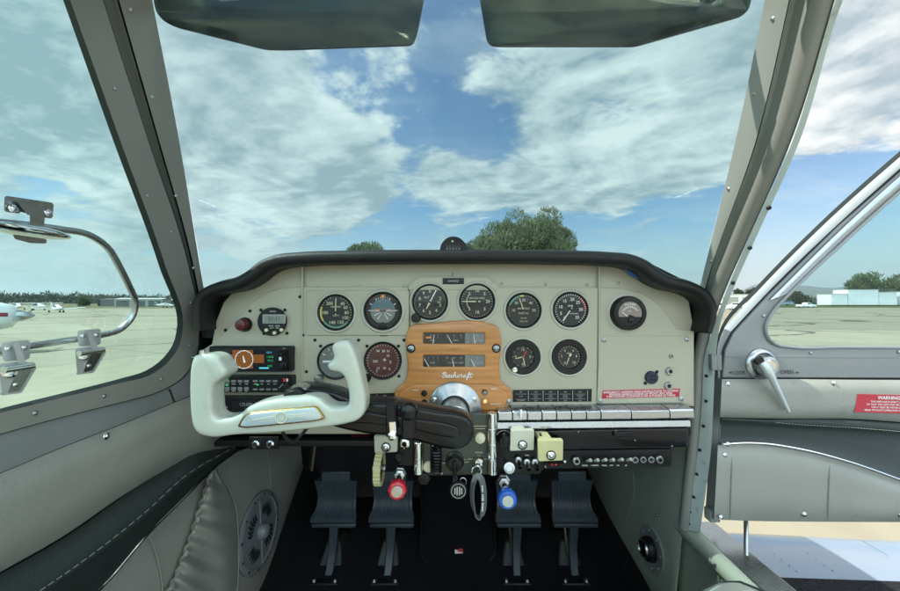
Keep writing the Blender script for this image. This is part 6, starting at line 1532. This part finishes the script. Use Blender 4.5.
b = MB(); b.tube([P(352, 437, .77), P(372, 438, .77)], .008, 12); tag(b.build('hydraulic_hose', M['dark_red'], base=P(362, 438, .77)), 'dark red hose in the shadow under the yoke arm', 'hose')

# ================================================================= RUDDER PEDALS, TUNNEL
def pedal(X, lab, twist=0.0):
    t = thing('rudder_pedal', (X, 1.06, FLOOR), lab, 'pedal', 'rudder pedals in the footwell')
    zt = lambda py, Y: P(450, py, Y).z
    b = MB(); rows = []; rb = []
    prof = [(481, 1.105), (486, 1.112), (492, 1.118), (498, 1.120), (504, 1.116), (510, 1.106), (516, 1.092), (520, 1.082), (522.5, 1.082)]
    pf = catmull([(a, c_ * 100, 0) for a, c_ in prof], 18)
    for i, q in enumerate(pf):
        v = i / 17; hw = .066 - .006 * sin(pi * min(1, v * 1.15)) + (.003 if v > .8 else 0)
        row = []
        for k in range(53):
            u = k / 52 * 2 - 1; rg = .0028 * (1 if k % 4 < 2 else 0) if abs(u) < .86 and .06 < v < .9 else 0
            row.append(Vector((X + u * hw, q.y / 100 - rg, zt(q.x, q.y / 100))))
        rows.append(row); rb.append([p + Vector((0, .012, 0)) for p in row])
    b.rows(rows); b.rows([r_[::-1] for r_ in rb]); per = lambda R_: R_[0] + [r_[-1] for r_ in R_[1:]] + R_[-1][::-1][1:] + [r_[0] for r_ in R_[-2:0:-1]]
    b.rows([per(rows), per(rb)], True); b.build('pad', M['pedal'], t, angle=30)
    b = MB(); b.box((X, 1.112, zt(476, 1.112)), (.088, .012, .032)); b.build('toe_tab', M['pedal'], t, bevel=.003)
    b = MB(); b.box((X + .002, 1.090, zt(524.5, 1.090)), (.135, .016, .012)); b.build('foot_bar', M['pedal'], t, bevel=.003)
    b = MB(); rows = []
    for py, Y, w_ in ((524, 1.098, .013), (545, 1.102, .012), (566, 1.085, .011), (576, 1.07, .011)):
        z = P(450, py, Y).z; rows.append([Vector((X + sx * w_ - .010 * (1.098 - Y) * 0 - .00015 * (py - 524), Y + sy * .010, max(z, FLOOR))) for sx, sy in ((-1, -1), (1, -1), (1, 1), (-1, 1))])
    b.rows(rows, True, True); b.build('arm', M['pedal'], t, bevel=.002)
    b = MB(); b.tube([(X - .03, 1.15, FLOOR + .20), (X - .018, 1.125, FLOOR + .12), (X - .012, 1.11, FLOOR + .03)], .006, 8); b.build('link', M['steel'], t)
    b = MB(); b.rbox((X - .012, 1.13, FLOOR + .005), (.085, .19, .012), .004); b.build('base_plate', M['black'], t)
    b = MB(); rows = [[Vector((X - .012 + sx * w_, y_ + sy * d_, z_)) for sx, sy in ((-1, -1), (1, -1), (1, 1), (-1, 1))] for w_, d_, y_, z_ in ((.038, .07, 1.16, FLOOR + .010), (.028, .045, 1.16, FLOOR + .05), (.02, .025, 1.15, FLOOR + .075))]
    b.rows(rows, True, True); b.build('boot', M['seal'], t, bevel=.006)
    for s in (-1, 1): screw((X - .012 + s * .031, 1.048, FLOOR + .011), .0075, M['steel'], t, (0, -.3, 1), 'bolt')
    return t
p0 = pedal((336 - 450) * S * 1.10, 'blue grey ribbed rudder pedal farthest left, beside the left kick carpet')
for x, lab in ((392.5, 'blue grey ribbed rudder pedal behind the red knob'), (516.5, 'blue grey ribbed rudder pedal behind the blue knob'), (572, 'blue grey ribbed rudder pedal farthest right, under the jack row')):
    copy_thing(p0, ((x - 450) * S * 1.10, 1.06, FLOOR), lab)
tn = thing('nose_tunnel', P(458, 565, 1.11), 'black carpeted nose gear tunnel cover between the two pairs of pedals', 'tunnel cover')
b = MB(); cor = [P(421.5, 472, 1.30), P(495, 472, 1.30), P(494.5, 553, 1.135), P(489, 562, 1.113), P(479, 565, 1.107), P(436, 565, 1.107), P(426, 562, 1.113), P(421.5, 553, 1.135)]
dn = Vector((0, .06, -.05)); b.add(cor + [p + dn for p in cor], [tuple(range(8))[::-1]] + [(k, (k + 1) % 8, (k + 1) % 8 + 8, k + 8) for k in range(8)]); b.build('cover', M['carpet'], tn, smooth=False, bevel=.006)
MB().tube([p + Vector((0, -.002, .002)) for p in [cor[0], cor[7], cor[6], cor[5], cor[4], cor[3], cor[2], cor[1]]], .0042, 8).build('piping', M['black'], tn)
t = thing('fuel_placard', P(459, 554, 1.15), 'small white label with a red corner on the black tunnel cover', 'label')
q4 = [P(x, y, 1.30 - (y - 472) / 93 * .193 - .003) for x, y in ((454, 536.5), (462.3, 536), (463, 553), (455, 553.5))]
MB().add(q4 + [p + Vector((0, .002, 0)) for p in q4], [(0, 1, 2, 3), (0, 1, 5, 4), (1, 2, 6, 5), (2, 3, 7, 6), (3, 0, 4, 7)]).build('plate', M['white_ink'], t, smooth=False)
q3 = [P(x, y, 1.30 - (y - 472) / 93 * .193 - .0036) for x, y in ((457, 551), (463, 545), (462.8, 552.5))]
MB().add(q3, [(0, 1, 2)]).build('red_corner', M['red_ink'], t, smooth=False)

# ================================================================= AIR OUTLETS LOW ON THE SIDE WALLS
def wall_frame(px, py, surf, off, s):
    c = surf(px, py, off); n = Vector((-s, 0, .06)).normalized() * 1.0
    return c, n
av = thing('speaker_grille', lside(259, 531, .01), 'round grey louvred grille on the left wall ahead of the map pocket', 'grille')
c, n = wall_frame(259, 531, lside, .0125, -1); R_ = .100
U = Vector((0, 1, 0)); Wv = n.cross(U).normalized()
if Wv.z < 0: Wv = -Wv
MB().lathe([(R_, 0), (R_, .003), (R_ * .96, .006), (R_ * .86, .007), (R_ * .83, .0045), (R_ * .5, .0055), (R_ * .3, .006), (R_ * .1, .0062)], c, n, 56).build('plate', M['grille'], av)
for k in range(12):
    a = 2 * pi * (k + .5) / 12; p = c + (U * cos(a) + Wv * sin(a)) * R_ * .915 + n * .0066; screw(p, .0032, M['black'], av, n)
sl_ = MB()
for qd in range(4):
    a0 = pi / 4 + qd * pi / 2
    for k in range(6):
        a = a0 - .42 + .84 * k / 5; r0, r1 = .40, .76 - .10 * abs(k - 2.5) / 2.5; d = U * cos(a) + Wv * sin(a); e = n.cross(d)
        pts = [c + d * R_ * (r0 + (r1 - r0) * t_) + e * .004 * sin(pi * t_) + n * .0062 for t_ in [q / 6 for q in range(7)]]
        wd = [.0042 * sin(pi * (.12 + .8 * q / 6)) for q in range(7)]
        sl_.rows([[p + e * w_, p - e * w_] for p, w_ in zip(pts, wd)])
sl_.build('louvre_slot', M['black_matt'], av, smooth=False)
MB().lathe([(.020, .005), (.019, .014), (.017, .022), (.012, .026), (.002, .027)], c, n, 28).build('knob', M['grille'], av)
rb = MB()
for a in (0, pi / 2, pi, 3 * pi / 2): d = U * cos(a) + Wv * sin(a); rb.tube([c + d * R_ * .2 + n * .006, c + d * R_ * .84 + n * .006], .0024, 6)
rb.build('rib', M['grille'], av)
av = thing('air_vent', rside(652, 549, .01), 'round metal air vent with a black eyeball on the right kick panel', 'vent')
c, n = wall_frame(652, 549, rside, .0085, 1); R_ = .056
MB().lathe([(R_, 0), (R_, .003), (R_ * .97, .0045), (R_ * .55, .005), (R_ * .50, .003)], c, n, 44, caps=False).build('flange', M['door_metal'], av)
U = Vector((0, 1, 0)); Wv = n.cross(U).normalized()
for k in range(8):
    a = 2 * pi * (k + .3) / 8; screw(c + (U * cos(a) + Wv * sin(a)) * R_ * .78 + n * .0045, .0034, M['steel'], av, n)
MB().lathe([(R_ * .52, .0), (R_ * .52, .010), (R_ * .48, .018), (R_ * .36, .024), (R_ * .34, .018), (R_ * .1, .016)], c, n, 36).build('eyeball', M['black'], av)
MB().lathe([(R_ * .40, .0225), (R_ * .36, .0265), (R_ * .32, .0235)], c, n, 32, caps=False).build('nozzle_ring', M['steel'], av)
# ================================================================= AIR
hm = bpy.data.materials.new('haze air'); hm.use_nodes = True; n_ = hm.node_tree; n_.nodes.clear()
ho = nd(n_, 'ShaderNodeOutputMaterial'); hv = nd(n_, 'ShaderNodeVolumePrincipled'); hv.inputs['Color'].default_value = (.86, .92, .97, 1); hv.inputs['Density'].default_value = HAZE; hv.inputs['Anisotropy'].default_value = .3
n_.links.new(hv.outputs[0], ho.inputs['Volume'])
b = MB(); b.box((0, 0, 149.5), (18200, 18200, 303)); tag(b.build('haze', hm, base=(0, 0, -2), smooth=False), kind='stuff')
